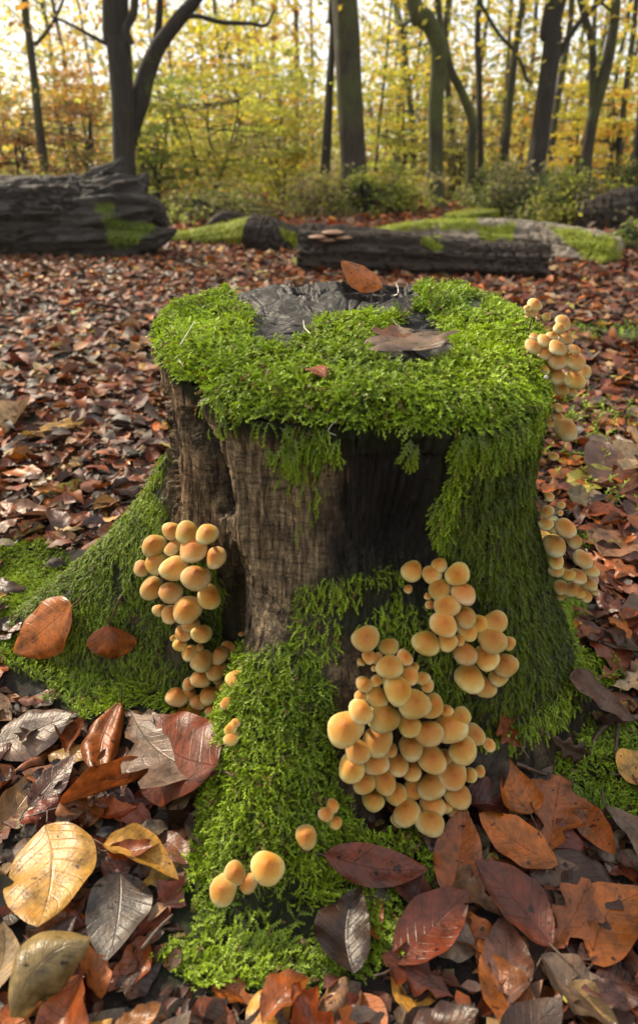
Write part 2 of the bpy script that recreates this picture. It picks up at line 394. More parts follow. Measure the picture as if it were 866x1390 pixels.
# moss masks (outlines taken in photo pixels, applied to the surface points that lie there)
MP_TOPBARE = [[(306, 402), (335, 376), (420, 366), (520, 364), (590, 374), (562, 392), (574, 404), (556, 424), (490, 430), (436, 438), (418, 456), (388, 472), (338, 466), (340, 432)],
              [(540, 418), (585, 430), (612, 458), (622, 486), (560, 502), (500, 486), (494, 458), (540, 440)], [(436, 474), (458, 478), (462, 496), (440, 490)], [(590, 376), (625, 384), (600, 392), (575, 384)]]
MP_SIDE = [[(222, 560), (232, 640), (235, 700), (215, 760), (180, 830), (100, 880), (0, 900), (0, 735), (60, 745), (110, 715), (165, 640), (200, 592)],
           [(195, 440), (212, 462), (262, 503), (330, 540), (372, 562), (392, 600), (412, 615), (424, 610), (436, 572), (500, 566), (560, 572), (620, 562), (760, 540), (760, 400), (190, 400)],
           [(612, 585), (760, 540), (775, 700), (800, 880), (840, 940), (700, 940), (660, 880), (648, 820), (600, 760), (582, 700), (605, 640)],
           [(338, 890), (385, 868), (430, 890), (452, 960), (445, 1060), (478, 1120), (520, 1250), (530, 1300), (440, 1345), (260, 1350), (210, 1310), (225, 1290), (255, 1190), (280, 1060), (310, 950)]]
MP_SPARSE = [[(400, 800), (470, 775), (560, 765), (610, 790), (660, 870), (760, 930), (780, 970), (700, 1020), (640, 1010), (560, 900), (480, 860), (440, 900), (395, 870)],
             [(170, 790), (230, 740), (290, 760), (300, 860), (340, 900), (320, 1010), (250, 960), (60, 960), (100, 860)]]
MP_GROUND = [[(0, 732), (60, 740), (130, 770), (180, 800), (250, 870), (330, 960), (300, 1000), (200, 950), (115, 985), (60, 935), (0, 905)],
             [(620, 920), (700, 900), (830, 890), (845, 930), (800, 945), (790, 975), (866, 985), (900, 1130), (850, 1130), (780, 1095), (740, 1040), (690, 1005), (640, 970)],
             [(338, 890), (452, 960), (445, 1060), (478, 1120), (545, 1230), (550, 1300), (440, 1345), (260, 1350), (205, 1310), (225, 1290), (255, 1190), (280, 1060), (310, 950)],
             [(775, 446), (830, 443), (900, 448), (900, 460), (800, 462)], [(770, 722), (830, 735), (835, 752), (790, 750)], [(30, 562), (80, 566), (85, 578), (40, 576)], [(500, 1150), (560, 1120), (600, 1215), (540, 1260)]]
def pmask(P, polys):
    px, py, d = proj(P); r = np.zeros(len(P), bool)
    for q in polys: r |= inpoly(px, py, q)
    return r & (d > .05)
def theta_of(P): return np.arctan2(P[:, 0] - CX, -(P[:, 1] - CY))
def soft(P, polys, e=.006):
    r = 0
    for s in range(6):
        a = s * 1.047; r = r + pmask(P + e * np.array([math.cos(a), 0, math.sin(a)]), polys)
    return r / 6.0

# side wall
NT, NZ = 860, 300
th = np.linspace(-np.pi, np.pi, NT, endpoint=False); u = np.linspace(0, 1, NZ) ** 1.0
TH, U = np.meshgrid(th, u)             # NZ x NT
rt = stump_r(th, np.full(NT, .43), False)
ztop = top_plane(CY - rt * np.cos(th)) - .012
Z = -.05 + (ztop[None] + .05) * U
Rr = stump_r(TH.ravel(), Z.ravel()).reshape(NZ, NT)
P = spt(TH, Z, Rr).reshape(-1, 3)
vis = np.abs(np.degrees(TH.ravel())) < 110
crk = np.maximum(soft(P, [CRACK, CRACK2], .004), 0) * vis
hol = soft(P, [HOLLOW], .012) * vis
rec = soft(P, [RECESS], .02) * vis
moss = np.maximum(soft(P, MP_SIDE, .008), .65 * soft(P, MP_SPARSE, .01)) * vis
bk = (~vis) * (fbm(P * 9, 3, 31) > -.1)
moss = np.maximum(moss, bk)
rim = sst(U.ravel(), .93, .985); moss = np.maximum(moss, rim)
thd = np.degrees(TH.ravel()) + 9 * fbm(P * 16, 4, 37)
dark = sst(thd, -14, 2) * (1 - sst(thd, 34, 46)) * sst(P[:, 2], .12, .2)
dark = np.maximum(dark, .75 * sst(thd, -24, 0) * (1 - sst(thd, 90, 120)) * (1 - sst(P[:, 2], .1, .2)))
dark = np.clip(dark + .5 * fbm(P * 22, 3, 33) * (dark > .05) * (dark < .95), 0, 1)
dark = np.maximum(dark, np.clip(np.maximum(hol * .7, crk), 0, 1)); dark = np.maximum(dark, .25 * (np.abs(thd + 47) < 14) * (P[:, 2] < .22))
Rm = Rr.ravel() - .034 * crk - .03 * hol - .018 * rec + .006 * moss * (fbm(P * 28, 3, 35) + .7)
P = spt(TH.ravel(), Z.ravel(), Rm)
F = gridF(NZ, NT, True)
stump = tag(empty('tree_stump', (CX, CY, 0)), 'weathered sawn-off tree stump with mossy top and flaring roots in the foreground', 'tree stump')
def local(V, o): return V - np.array(o.location)
SV, SF = P, F
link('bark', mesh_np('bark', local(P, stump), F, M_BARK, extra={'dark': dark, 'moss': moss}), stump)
side_moss = moss
# cut face
NR = 130
rad = np.linspace(1.0, 0.01, NR); TH2, RD = np.meshgrid(th, rad)
rimR = Rm.reshape(NZ, NT)[-1]
X = CX + rimR[None] * RD * np.sin(TH2); Y = CY - rimR[None] * RD * np.cos(TH2)
P = np.stack([X, Y, top_plane(Y)], -1).reshape(-1, 3)
bare = np.clip(soft(P, MP_TOPBARE, .006), 0, 1)
mossT = 1 - bare
holes = soft(P, [[(462, 388), (500, 384), (545, 384), (548, 396), (520, 404), (470, 402)], [(396, 386), (425, 390), (428, 400), (402, 398)]], .006)
edge = sst(RD.ravel(), 1.0, .93)
crx = np.clip(1 - np.abs(fbm(np.stack([TH2.ravel() * 3.2, RD.ravel() * 2.2, TH2.ravel() * 0], -1), 3, 45)) * 14, 0, 1)
P[:, 2] += -.012 * sst(RD.ravel(), .90, 1.0) - .006 * crx + .006 * fbm(P * 34, 4, 41) + .006 * fbm(P * 8, 2, 42) - .045 * holes + (.010 + .008 * fbm(P * 17, 3, 43)) * mossT * edge
TV, TF = P, gridF(NR, NT, True)
link('cut_face', mesh_np('cut_face', local(P, stump), TF, M_CUT, extra={'moss': mossT * (1 - holes)}), stump)

# ------------------------------------------------------------ ground sheet
na, nr = 420, 330
rr = np.r_[np.linspace(.0003, 1.6, 190), np.geomspace(1.61, 420, nr - 190)]
aa = np.linspace(-np.pi, np.pi, na, endpoint=False)
# denser angular steps ahead of the camera
aa = aa - .62 * np.sin(aa)
RR, AA = np.meshgrid(rr, aa, indexing='ij')
X = RR * np.sin(AA); Y = RR * np.cos(AA) + .3
GP = np.stack([X.ravel(), Y.ravel(), gh(X.ravel(), Y.ravel())], -1)
gm = np.maximum(soft(GP, MP_GROUND, .01), .5 * soft(GP, MP_SPARSE, .01))
gfar = sst(np.hypot(X, Y).ravel(), 2.5, 7)
GF = gridF(nr, na, True)
g = link('ground', mesh_np('ground', GP, GF, M_SOIL, extra={'moss': gm, 'far': gfar})); tag(g, kind='structure')

def tris(F): return np.vstack([F[:, :3], F[:, [0, 2, 3]]])
bvS = BVHTree.FromPolygons([tuple(v) for v in np.vstack([SV, TV])], [tuple(int(q) for q in f) for f in np.vstack([SF, TF + len(SV)])])
vsel = (np.hypot(GP[:, 0], GP[:, 1]) < 12)
fs = vsel[GF].all(1)
bvG = BVHTree.FromPolygons([tuple(v) for v in GP], [tuple(int(q) for q in f) for f in GF[fs]])
def hit(px, py, which='both'):
    for k in range(12):
        r = hit1(px, py + 4 * k, which)
        if r is not None: return r
def hit1(px, py, which='both'):
    d = Vector(ray(px, py)).normalized(); o = Vector(O); best = None
    for k, bv in (('s', bvS), ('g', bvG)):
        if which != 'both' and which != k: continue
        r = bv.ray_cast(o, d)
        if r[0] is not None and (best is None or r[3] < best[2]): best = (np.array(r[0]), np.array(r[1]), r[3], k)
    if best is not None and best[1] @ np.array(d) > 0: best = (best[0], -best[1], best[2], best[3])
    return best

# ------------------------------------------------------------ moss shoots
def scatter(V, F, n, rng):
    T = tris(F); A, B, C_ = V[T[:, 0]], V[T[:, 1]], V[T[:, 2]]
    cr = np.cross(B - A, C_ - A); ar = np.linalg.norm(cr, axis=1); cs = np.cumsum(ar)
    i = np.searchsorted(cs, rng.rand(n) * cs[-1]); i = np.minimum(i, len(T) - 1)
    a = rng.rand(n); b_ = rng.rand(n); s = a + b_ > 1; a[s] = 1 - a[s]; b_[s] = 1 - b_[s]
    return A[i] + a[:, None] * (B - A)[i] + b_[:, None] * (C_ - A)[i], norm(cr[i])
def sprigs(P, N, D, L, droop, colr, rng, wd=.18, nl=11):
    """feathery shoots: axis ribbon + leaflets; all triangles as degenerate-free quads"""
    n = len(P); D = norm(D); S = norm(np.cross(D, N)); U_ = np.cross(S, D)
    L = L[:, None]
    ts = np.linspace(0, 1, 4)
    curl = rng.uniform(-.35, .35, n)[:, None]
    def pos(t):
        return P + L * (D * t + U_ * .18 * math.sin(math.pi * t) + S * curl * t * t) + np.array([0, 0, -1.]) * (L * droop[:, None] * t * t)
    V = []; Cc = []
    base = colr * np.array([.36, .34, .5]); tip = colr * np.array([1.50, 1.30, 1.0])  # browner base, yellower tip pigment; tips brightened further as painted highlights
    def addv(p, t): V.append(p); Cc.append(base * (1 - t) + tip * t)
    F = []
    for t in ts:
        p = pos(t); w_ = (L * (.035 if t < .9 else .01)); addv(p - S * w_, t); addv(p + S * w_, t)
    for k in range(3): F += [(2 * k, 2 * k + 1, 2 * k + 3), (2 * k, 2 * k + 3, 2 * k + 2)]
    for k in range(nl):
        t = .10 + .88 * k / (nl - 1); p = pos(t); q = pos(min(1.0, t + .13)); sg = 1 if k % 2 else -1
        wl = wd * (1.15 - .7 * t) * (1 + .3 * rng.randn(n)[:, None])
        tipp = q + L * (S * sg * wl + U_ * wd * .7 * rng.uniform(-.4, 1, (n, 1)) + D * .07)
        i0 = len(V); addv(p - L * D * .03, t); addv(q + L * D * .03, t); addv(tipp, min(1, t + .25)); F.append((i0, i0 + 1, i0 + 2))
    nv = len(V); V = np.stack(V, 1); Cc = np.stack(Cc, 1)
    Fa = (np.arange(n)[:, None, None] * nv + np.array(F)[None]).reshape(-1, 3)
    return V.reshape(-1, 3), Fa, Cc.reshape(-1, 3)
MG = np.array([.29, .455, .016]); MD = np.array([.070, .145, .010])
def mosscol(P, rng, k=1.0):
    n = len(P); f = (fbm(P * 14, 3, 51) * .5 + .5)[:, None]; f2 = fbm(P * 40, 2, 52)[:, None]
    c = MD * (1 - f) + MG * f; c = c * (1 + .25 * f2) * rng.uniform(.7, 1.3, (n, 1)) * k
    br = rng.rand(n) < .06; c[br] = np.array([.14, .10, .03]) * rng.uniform(.6, 1.2, (br.sum(), 1))
    return c
def wetmoss(P, N, D, L, droop, rng, k=1.0, nl=11, wd=.18): return sprigs(P, N, D, L, droop, mosscol(P, rng, k), rng, wd, nl)
# top
def moss_top():
    rng = np.random.RandomState(3); P, N = scatter(TV, TF, 38000, rng); N[N[:, 2] < 0] *= -1
    b_ = pmask(P, MP_TOPBARE); j = fbm(P * 60, 2, 61) * .012
    Pj = P.copy(); Pj[:, 0] += j; Pj[:, 1] += j
    keep = ~pmask(Pj, MP_TOPBARE); P = P[keep]; N = N[keep]
    thin = fbm(P * 26, 3, 63) > -.48; P = P[thin]; N = N[thin]
    n = len(P); rv = np.stack([P[:, 0] - CX, P[:, 1] - CY, np.zeros(n)], -1); rl = np.linalg.norm(rv, axis=1, keepdims=True)
    fl = np.stack([fbm(P * 22, 2, 64), fbm(P * 22, 2, 65), np.zeros(n)], -1) * 2.0
    D = norm(rv) * np.clip(rl / .2, .15, 1.0) * .7 * .6 + fl * .5 + rng.randn(n, 3) * .75 + N * rng.uniform(.05, .60, (n, 1))
    D[:, 2] = np.abs(D[:, 2])
    return wetmoss(P, N, D, rng.uniform(.006, .0165, n), .10 + .35 * sst(rl[:, 0], .18, .24), rng, 1.15)  # last factor lifts the top moss colour, painting in its highlights
def moss_side():
    rng = np.random.RandomState(4); P, N = scatter(SV, SF, 230000, rng)
    rad_ = np.stack([P[:, 0] - CX, P[:, 1] - CY, np.zeros(len(P))], -1); s = (N * rad_).sum(1) < 0; N[s] *= -1
    t = np.degrees(theta_of(P)); vis = np.abs(t) < 105; gz = gh(P[:, 0], P[:, 1])
    zr = P[:, 2] / top_plane(P[:, 1])
    Pn = P + .016 * np.stack([fbm(P * 24, 3, 81), fbm(P * 24, 3, 82), 1.2 * fbm(P * 24, 3, 83)], -1)
    full = pmask(Pn, MP_SIDE) & vis; sp = pmask(Pn, MP_SPARSE) & vis & (rng.rand(len(P)) < .45) & (fbm(P * 30, 2, 67) > -.25)
    rimm = (zr > .978 + .02 * fbm(P * 25, 2, 69))
    back = ~vis & (fbm(P * 9, 3, 31) > -.1) & (rng.rand(len(P)) < .12)
    lft = t < -55
    bareok = fbm(P * 20, 3, 68) > np.where(lft, -.36, -.5)
    backrim = (np.abs(t) > 130) & (zr > .9); rimm &= ~(backrim & (rng.rand(len(P)) < .8))
    full &= ~(pmask(Pn, [[(285, 1205), (400, 1190), (440, 1240), (400, 1290), (290, 1285)]]) & (rng.rand(len(P)) < .9))
    k = ((full & bareok) | sp | rimm | back) & (P[:, 2] > gz - .005)
    P = P[k]; N = N[k]; zr = zr[k]; t = t[k]; n = len(P)
    D = N * rng.uniform(.25, .9, (n, 1)) + np.array([0, 0, -1.]) * (.45 + .5 * rng.rand(n, 1)) + rng.randn(n, 3) * .38
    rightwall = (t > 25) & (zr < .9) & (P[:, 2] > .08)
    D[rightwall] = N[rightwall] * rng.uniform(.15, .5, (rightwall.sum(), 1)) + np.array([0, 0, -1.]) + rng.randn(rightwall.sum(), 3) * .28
    root = (P[:, 2] < .16) & (np.abs(t + 14) < 30)
    D[root] = N[root] * .6 + np.array([0, 0, .15]) + rng.randn(root.sum(), 3) * .6
    L = rng.uniform(.006, .0125, n) * np.where(zr > .9, 1.1, 1.0) * np.where(root, 1.15, 1.0)
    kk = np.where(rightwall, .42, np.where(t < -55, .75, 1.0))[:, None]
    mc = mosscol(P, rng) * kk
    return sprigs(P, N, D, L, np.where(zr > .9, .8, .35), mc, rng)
def moss_hang():
    rng = np.random.RandomState(5); Ps = []; Ns = []; Ds = []; Ls = []
    lines = [((402, 585), (413, 716)), ((418, 585), (424, 672)), ((395, 590), (396, 640)), ((408, 600), (392, 650)), ((470, 590), (472, 612)), ((640, 585), (634, 628)), ((300, 548), (304, 572)), ((365, 575), (370, 604)), ((560, 590), (564, 606))]
    for (a, b_) in lines:
        for k in range(17):
            f = k / 16; px = a[0] + (b_[0] - a[0]) * f + 4 * math.sin(f * 5 + a[0]) ; py = a[1] + (b_[1] - a[1]) * f
            h_ = hit(px, py, 's')
            if not h_: continue
            p = h_[0] + h_[1] * (.012 + .004 * f); Ps.append(p); Ns.append(h_[1]); Ds.append(np.array([rng.uniform(-.6, .6), 0, -1.]) + h_[1] * .3); Ls.append(.014 * (1.2 - .6 * f))
    P = np.array(Ps); return wetmoss(P, np.array(Ns), np.array(Ds), np.array(Ls), np.full(len(P), .4), rng, .9)
V1 = join([moss_top(), moss_side(), moss_hang()])
o = link('moss', mesh_np('moss', local(V1[0], stump), V1[1], M_MOSS, V1[2], smooth=False), stump); o['kind'] = 'stuff'
def moss_ground():
    rng = np.random.RandomState(6); out = []
    n = 260000; P = np.stack([rng.uniform(-.75, .85, n), rng.uniform(.22, 1.1, n), np.zeros(n)], -1); P[:, 2] = gh(P[:, 0], P[:, 1])
    k = pmask(P, MP_GROUND) | (pmask(P, MP_SPARSE) & (rng.rand(n) < .4)); k &= fbm(P * 22, 3, 71) > -.42
    k &= (rng.rand(n) < .62) & ~(pmask(P + .02 * np.stack([fbm(P * 30, 2, 85)] * 3, -1), [[(285, 1205), (400, 1190), (440, 1240), (400, 1290), (290, 1285)]]) & (rng.rand(n) < .9))
    P = P[k]
    r_ = np.hypot(P[:, 0] - CX, P[:, 1] - CY); P = P[r_ > stump_r(theta_of(P), P[:, 2] + .0, False) - .02]
    n = len(P); N = np.tile([0, 0, 1.], (n, 1))
    lum = 0.012 * (fbm(P * 20, 3, 72) + .4); P[:, 2] += np.maximum(lum, 0)
    fl = np.stack([fbm(P * 15, 2, 73), fbm(P * 15, 2, 74), np.zeros(n)], -1) * 2.5
    D = fl + rng.randn(n, 3) * .5 + N * .7; D[:, 2] = np.abs(D[:, 2])
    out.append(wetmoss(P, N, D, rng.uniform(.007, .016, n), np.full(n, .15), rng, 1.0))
    n = 9000; P = np.stack([rng.uniform(.5, 3.2, n), rng.uniform(1.0, 3.2, n), np.zeros(n)], -1); P[:, 2] = gh(P[:, 0], P[:, 1]) + .02
    k = pmask(P, [[(770, 440), (900, 440), (900, 462), (790, 464)], [(690, 375), (640, 372), (645, 388), (700, 390)]]) | (fbm(P * 1.6, 2, 75) > .52); P = P[k]; n = len(P)
    out.append(wetmoss(P, np.tile([0, 0, 1.], (n, 1)), rng.randn(n, 3) + np.array([0, 0, 1.]), rng.uniform(.02, .04, n), np.full(n, .2), rng, 1.2, nl=6))
    return join(out)
V1 = moss_ground()
o = link('ground_moss', mesh_np('ground_moss', V1[0], V1[1], M_MOSS, V1[2], smooth=False))
tag(o, 'bright green feathery moss carpeting the soil round the stump roots', 'moss', kind='stuff')
# ------------------------------------------------------------ mushrooms
def cap_mesh(k):
    rg = np.random.RandomState(100 + k); nt, nrr = 26, 11
    con = [0.32, .48, .22, .60, .40, .14][k]; hgt = [.64, .70, .58, .74, .66, .52][k]
    t = np.linspace(0, 1, nrr); prof = []
    for q in t:
        a = q * math.pi / 2 * 1.13
        r_ = math.sin(a); z_ = hgt * math.cos(a)
        z_ += con * math.exp(-(r_ / .42) ** 2) * .5 if a < 1.57 else 0
        prof.append((max(r_, .001), z_))
    prof += [(.86, -.20 * hgt - .02), (.70, -.10), (.35, -.02), (.12, .0)]
    V = []; th_ = np.linspace(0, 2 * np.pi, nt, endpoint=False)
    w1, w2 = rg.rand(2) * 6
    for i, (r_, z_) in enumerate(prof):
        e = 1 + .07 * np.sin(th_ * 2 + w1) * r_ + .045 * np.sin(th_ * 3 + w2) * r_ + .012 * rg.randn(nt) * (r_ > .8)
        V.append(np.stack([r_ * e * np.cos(th_), r_ * e * np.sin(th_), np.full(nt, z_) + .05 * r_ * r_ * np.sin(th_ * 3 + w1)], -1))
    V = np.array(V); nC = nrr
    top = V[:nC + 1].reshape(-1, 3); gl = V[nC:].reshape(-1, 3)
    m1 = mesh_np('cap', top, gridF(nC + 1, nt, True)[:, ::-1], M_CAP)
    m2 = mesh_np('gills', gl, gridF(len(V) - nC, nt, True)[:, ::-1], M_GILL)
    return m1, m2
CAPS = [cap_mesh(k) for k in range(6)]
MUSH = []
def mushroom(px, py, wpx, cluster, off=.012, depthY=None, axis=None, colr=None, gills=False):
    rad_from = None
    if depthY is None:
        h_ = hit(px, py)
        p, nn = h_[0], h_[1]
        if nn @ (O - p) < 0: nn = -nn
    else:
        p = at(px, py, depthY); nn = norm(np.array([p[0] - CX, p[1] - CY - .25, 0.0])) 
    vd = norm(O - p); r_ = wpx / 2 / FPX * (np.linalg.norm(O - p)) * .99
    dist = np.linalg.norm(O - p)
    c = p + vd * (off + r_ * .35)
    r_ *= (dist - off) / dist
    ax = norm(nn * np.array([.8, .8, .2]) * .55 + np.array([0, 0, 1.0]) + vd * .35 + RNG.randn(3) * .16) if axis is None else norm(np.array(axis, float))
    MUSH.append(dict(px=px, py=py, w=wpx, cl=cluster, c=c, r=r_, ax=ax, att=p - nn * .004, nn=nn, col=colr, gills=gills))
Z6 = lambda x, y, w_: (160 + x * .2445, 680 + y * .2445, w_ * .2445)
Z7 = lambda x, y, w_: (430 + x * .3233, 740 + y * .3233, w_ * .3233)
Z8 = lambda x, y, w_: (680 + x * .3451, 390 + y * .3451, w_ * .3451)
Z3 = lambda x, y, w_: (220 + x * .3464, 1000 + y * .3464, w_ * .3464)
def batch(L, Zf, cl, cxy, rad_, bulge, base=.006, **kw):
    for (x, y, w_) in L:
        px, py, ww = Zf(x, y, w_); q = min(1, math.hypot(x - cxy[0], y - cxy[1]) / rad_)
        dk = dict(kw)
        if 'depthY' in dk: dk['depthY'] = dk['depthY'] + RNG.uniform(-.008, .008)
        mushroom(px, py, ww * (1.10 if ww < 30 else 1.04 if ww < 40 else .95), cl, base + bulge * (1 - q * q) + RNG.uniform(-.003, .003) + (.004 if w_ > 90 else -.003), **dk)
batch([(300,168,95),(385,175,120),(497,185,115),(203,250,125),(308,262,90),(420,270,155),(548,315,115),(135,375,85),(215,350,125),(315,375,145),(435,430,150),(190,485,115),(295,510,125),(508,532,130),(235,608,70),(295,630,95),(388,605,165)],
      Z6, 'upper left tuft', (350, 400), 300, .022, .026)
batch([(410,690,85),(365,735,85),(467,738,100),(312,762,35),(348,800,70),(400,843,82),(612,815,72),(570,860,95),(467,888,115),(548,940,105),(618,922,55),(460,990,95),(398,1015,65),(655,990,100),(508,1082,100),(585,1050,90),(395,1068,75),(327,1093,105),(448,1120,80),(605,1125,65),(525,1168,75),(455,815,40),(555,990,50)],
      Z6, 'lower left tuft in the hollow between the roots', (480, 930), 280, .018, .012)
batch([(685,728,42)], Z6, 'lone cap', (685, 728), 10, 0, .0)
batch([(630,1265,65),(655,1235,50),(632,1320,75)], Z6, 'small trio beside the mossy front root', (640, 1270), 90, .006, .012)
batch([(398,110,85),(383,185,35),(515,85,62),(483,125,75),(590,122,95),(515,188,85),(548,165,40),(615,205,98),(545,255,100),(475,250,38),(620,303,85),(530,332,105),(573,330,40),(685,330,70),(750,322,88),(458,412,108),(548,405,75),(598,398,45),(632,362,75),(735,398,110),(805,412,50),(620,455,95),(712,472,98),(790,505,90),(640,560,118),(700,595,85),(760,555,70),(465,215,30)],
      Z7, 'upper right tuft on the shaded stump face', (620, 350), 330, .016, .010)
batch([(205,392,108),(303,427,70),(368,472,62),(220,470,55),(185,492,35),(255,475,45),(305,512,102),(410,512,35),(388,545,70),(445,560,52),(465,590,50),(250,570,45),(198,585,60),(290,570,30),(245,515,30),(338,610,112),(183,638,48),(252,638,82),(408,668,120),(480,675,90),(183,700,92),(278,725,135),(120,772,150),(388,758,85),(545,695,45),(605,722,70),(470,792,105),(560,770,120),(255,822,118),(395,850,90),(660,795,75),(720,838,48),(170,865,95),(613,862,105),(482,900,105),(310,862,50),(245,912,98),(338,922,80),(540,885,50),(145,937,102),(398,950,70),(570,965,105),(640,965,52),(683,950,40),(198,998,78),(280,990,95),(483,1013,102),(330,1045,80),(405,1025,75),(590,1053,98),(235,1073,75),(378,1125,100),(340,1155,50),(485,1098,85),(540,1100,50),(595,1125,70),(475,1170,92)],
      Z7, 'big front tuft', (420, 800), 420, .035, .014)
batch([(38,1130,52),(65,1095,48),(75,1165,48)], Z7, 'tiny trio left of the big tuft', (60, 1130), 60, .004, .012)
batch([(565,392,70)], Z3, 'single', (565, 392), 10, 0, .014)
batch([(413,515,105),(287,535,68),(340,575,58),(242,598,92)], Z3, 'group at the front root foot', (330, 560), 200, .004, .016)
batch([(130,70,48),(118,98,42),(103,82,25),(148,118,20),(176,117,32)], Z8, 'little group on the rim of the stump', (130, 90), 60, .0, .010, depthY=.69)
batch([(242,140,60),(228,162,42),(130,195,38),(123,235,60),(172,212,58),(198,190,35),(220,240,65),(168,262,50),(215,290,68),(285,245,45),(252,205,50),(288,290,78),(240,260,50),(165,327,45),(212,352,65),(285,365,72),(320,335,60),(235,402,50),(272,408,40),(228,190,30)],
      Z8, 'top right tuft at the stump rim', (215, 280), 160, .02, .006, depthY=.645)
batch([(225,475,38),(222,515,45),(190,538,40),(250,560,92),(205,665,35)], Z8, 'string of caps down the right side', (220, 540), 130, .006, .004, depthY=.655)
batch([(188,825,38),(178,882,48),(235,858,30),(232,888,22),(175,932,52),(205,945,55),(250,948,72),(208,1018,88),(285,1000,55),(318,1070,68),(215,1080,55),(215,1115,50),(350,1115,55),(300,1138,62),(265,1132,45),(232,1180,50),(275,1190,52),(305,1198,45),(345,1170,50),(330,1215,45),(365,1195,30),(232,1212,35)],
      Z8, 'lower right tuft behind the mossy wall', (250, 1060), 200, .02, .004, depthY=.645)
batch([(298,1338,62)], Z8, 'lone right cap', (298, 1338), 10, 0, .012)

def ordinal(n): return ['first', 'second', 'third', 'fourth', 'fifth', 'sixth', 'seventh', 'eighth', 'ninth', 'tenth', 'eleventh', 'twelfth', 'thirteenth', 'fourteenth', 'fifteenth', 'sixteenth', 'seventeenth', 'eighteenth', 'nineteenth', 'twentieth'][n]
CLN = {'upper left tuft': 'upper left tuft', 'lower left tuft in the hollow between the roots': 'lower left tuft',
       'upper right tuft on the shaded stump face': 'shaded upper tuft', 'big front tuft': 'big front tuft',
       'top right tuft at the stump rim': 'right rim tuft', 'lower right tuft behind the mossy wall': 'lower right tuft'}
PALE = {'top right tuft at the stump rim', 'lower right tuft behind the mossy wall', 'little group on the rim of the stump', 'string of caps down the right side'}
from collections import defaultdict
byc = defaultdict(list)
for m_ in MUSH: byc[m_['cl']].append(m_)
def size_word(w_): return 'large' if w_ > 36 else 'medium' if w_ > 26 else 'small' if w_ > 16 else 'tiny'
for cl, L in byc.items():
    L.sort(key=lambda m_: m_['py'])
    if len(L) == 1:
        L[0]['label'] = {'lone cap': 'tiny orange mushroom poking out of the dark hollow beside the bark ridge', 'single': 'single round orange mushroom on the mossy front root',
                         'lone right cap': 'lone pale cream mushroom at the foot of the stump\'s right side'}[cl]; continue
    if len(L) <= 5:
        L.sort(key=lambda m_: m_['px'])
        for i, m_ in enumerate(L):
            pos = 'leftmost' if i == 0 else 'rightmost' if i == len(L) - 1 else ordinal(i) + ' from left'
            m_['label'] = f"{size_word(m_['w'])} {'pale' if cl in PALE else 'orange'} mushroom, {pos} of the {cl}"
        continue
    nrow = max(2, round(len(L) ** .5)); rows = np.array_split(np.arange(len(L)), nrow)
    for ri, idx in enumerate(rows):
        row = sorted([L[i] for i in idx], key=lambda m_: m_['px'])
        rn = 'top row' if ri == 0 else 'bottom row' if ri == nrow - 1 else ordinal(ri) + ' row'
        for i, m_ in enumerate(row):
            pos = 'leftmost' if i == 0 else 'rightmost' if i == len(row) - 1 else ordinal(i) + ' from left'
            m_['label'] = f"{size_word(m_['w'])} mushroom, {pos} in {rn} of the {CLN[cl]}"
    # the lone biggest one gets said so
for m_ in MUSH:
    c, r_, ax = m_['c'], m_['r'], m_['ax']; k = RNG.randint(6)
    base = m_['att']
    if np.linalg.norm(base - c) > .07: base = c + norm(base - c) * .07
    if np.linalg.norm(base - c) < r_ * 1.6: base = c - (ax * .6 + m_['nn'] * .4) * r_ * 1.8
    root = tag(empty('mushroom', tuple(base)), m_['label'], 'mushroom', 'mushrooms of the ' + m_['cl'] if len(byc[m_['cl']]) > 1 else None)
    q = Vector(ax).to_track_quat('Z', 'Y'); q = q @ Matrix.Rotation(RNG.rand() * 6.28, 3, 'Z').to_quaternion()
    v = RNG.uniform(.78, 1.14)
    pale = m_['cl'] in PALE
    tint = (v * RNG.uniform(.97, 1.05), v * RNG.uniform(.92, 1.08) * (1.08 if pale else 1), v * RNG.uniform(.85, 1.15) * (1.25 if pale else 1), 1)
    for nm, me in zip(('cap', 'gills'), CAPS[k]):
        o = link(nm, me, root, Vector(c - base)); o.rotation_mode = 'QUATERNION'; o.rotation_quaternion = q
        hs = RNG.uniform(.94, 1.08); o.scale = (r_, r_, r_ * 1.0); o.color = tint
    s0 = c + ax * r_ * .05; s3 = base; s1 = s0 - ax * r_ * 1.0
    V, F = tube([s0 - base, s1 - base, (s1 + s3) / 2 - base + np.array([0, 0, -.002]), s3 - base], [r_ * .17, r_ * .16, r_ * .17, r_ * .2], 8, 8)
    link('stem', mesh_np('stem', V, F, M_STEM), root)

# ------------------------------------------------------------ fallen leaves
PAL = {'rust brown': (.20, .048, .011), 'orange': (.37, .105, .013), 'tan': (.27, .145, .060), 'pinkish tan': (.24, .115, .062), 'dark brown': (.045, .018, .010),
       'grey brown': (.15, .100, .074), 'golden yellow': (.44, .235, .045), 'red brown': (.125, .028, .012), 'pale cream': (.40, .28, .16), 'orange brown': (.25, .070, .014),
       'purple brown': (.095, .042, .030), 'yellow green': (.34, .31, .065), 'slate grey': (.075, .060, .052)}
def half_width(u_, kind):
    """outline half width over u in 0..1, per leaf kind 0 beech, 1 oak, 2 birch"""
    b_ = np.sin(np.pi * np.clip(u_, 0, 1) ** .85) ** .78
    oak = (np.sin(np.pi * np.clip(u_, 0, 1) ** 1.25) ** .7) * (.74 + .30 * np.cos(u_ * 2 * np.pi * 3.6 + 2.4)) * (.55 + .6 * u_)
    bi = np.sin(np.pi * np.clip(u_, 0, 1) ** .62) ** 1.0
    return np.where(kind == 0, b_, np.where(kind == 1, oak * 1.05, bi))
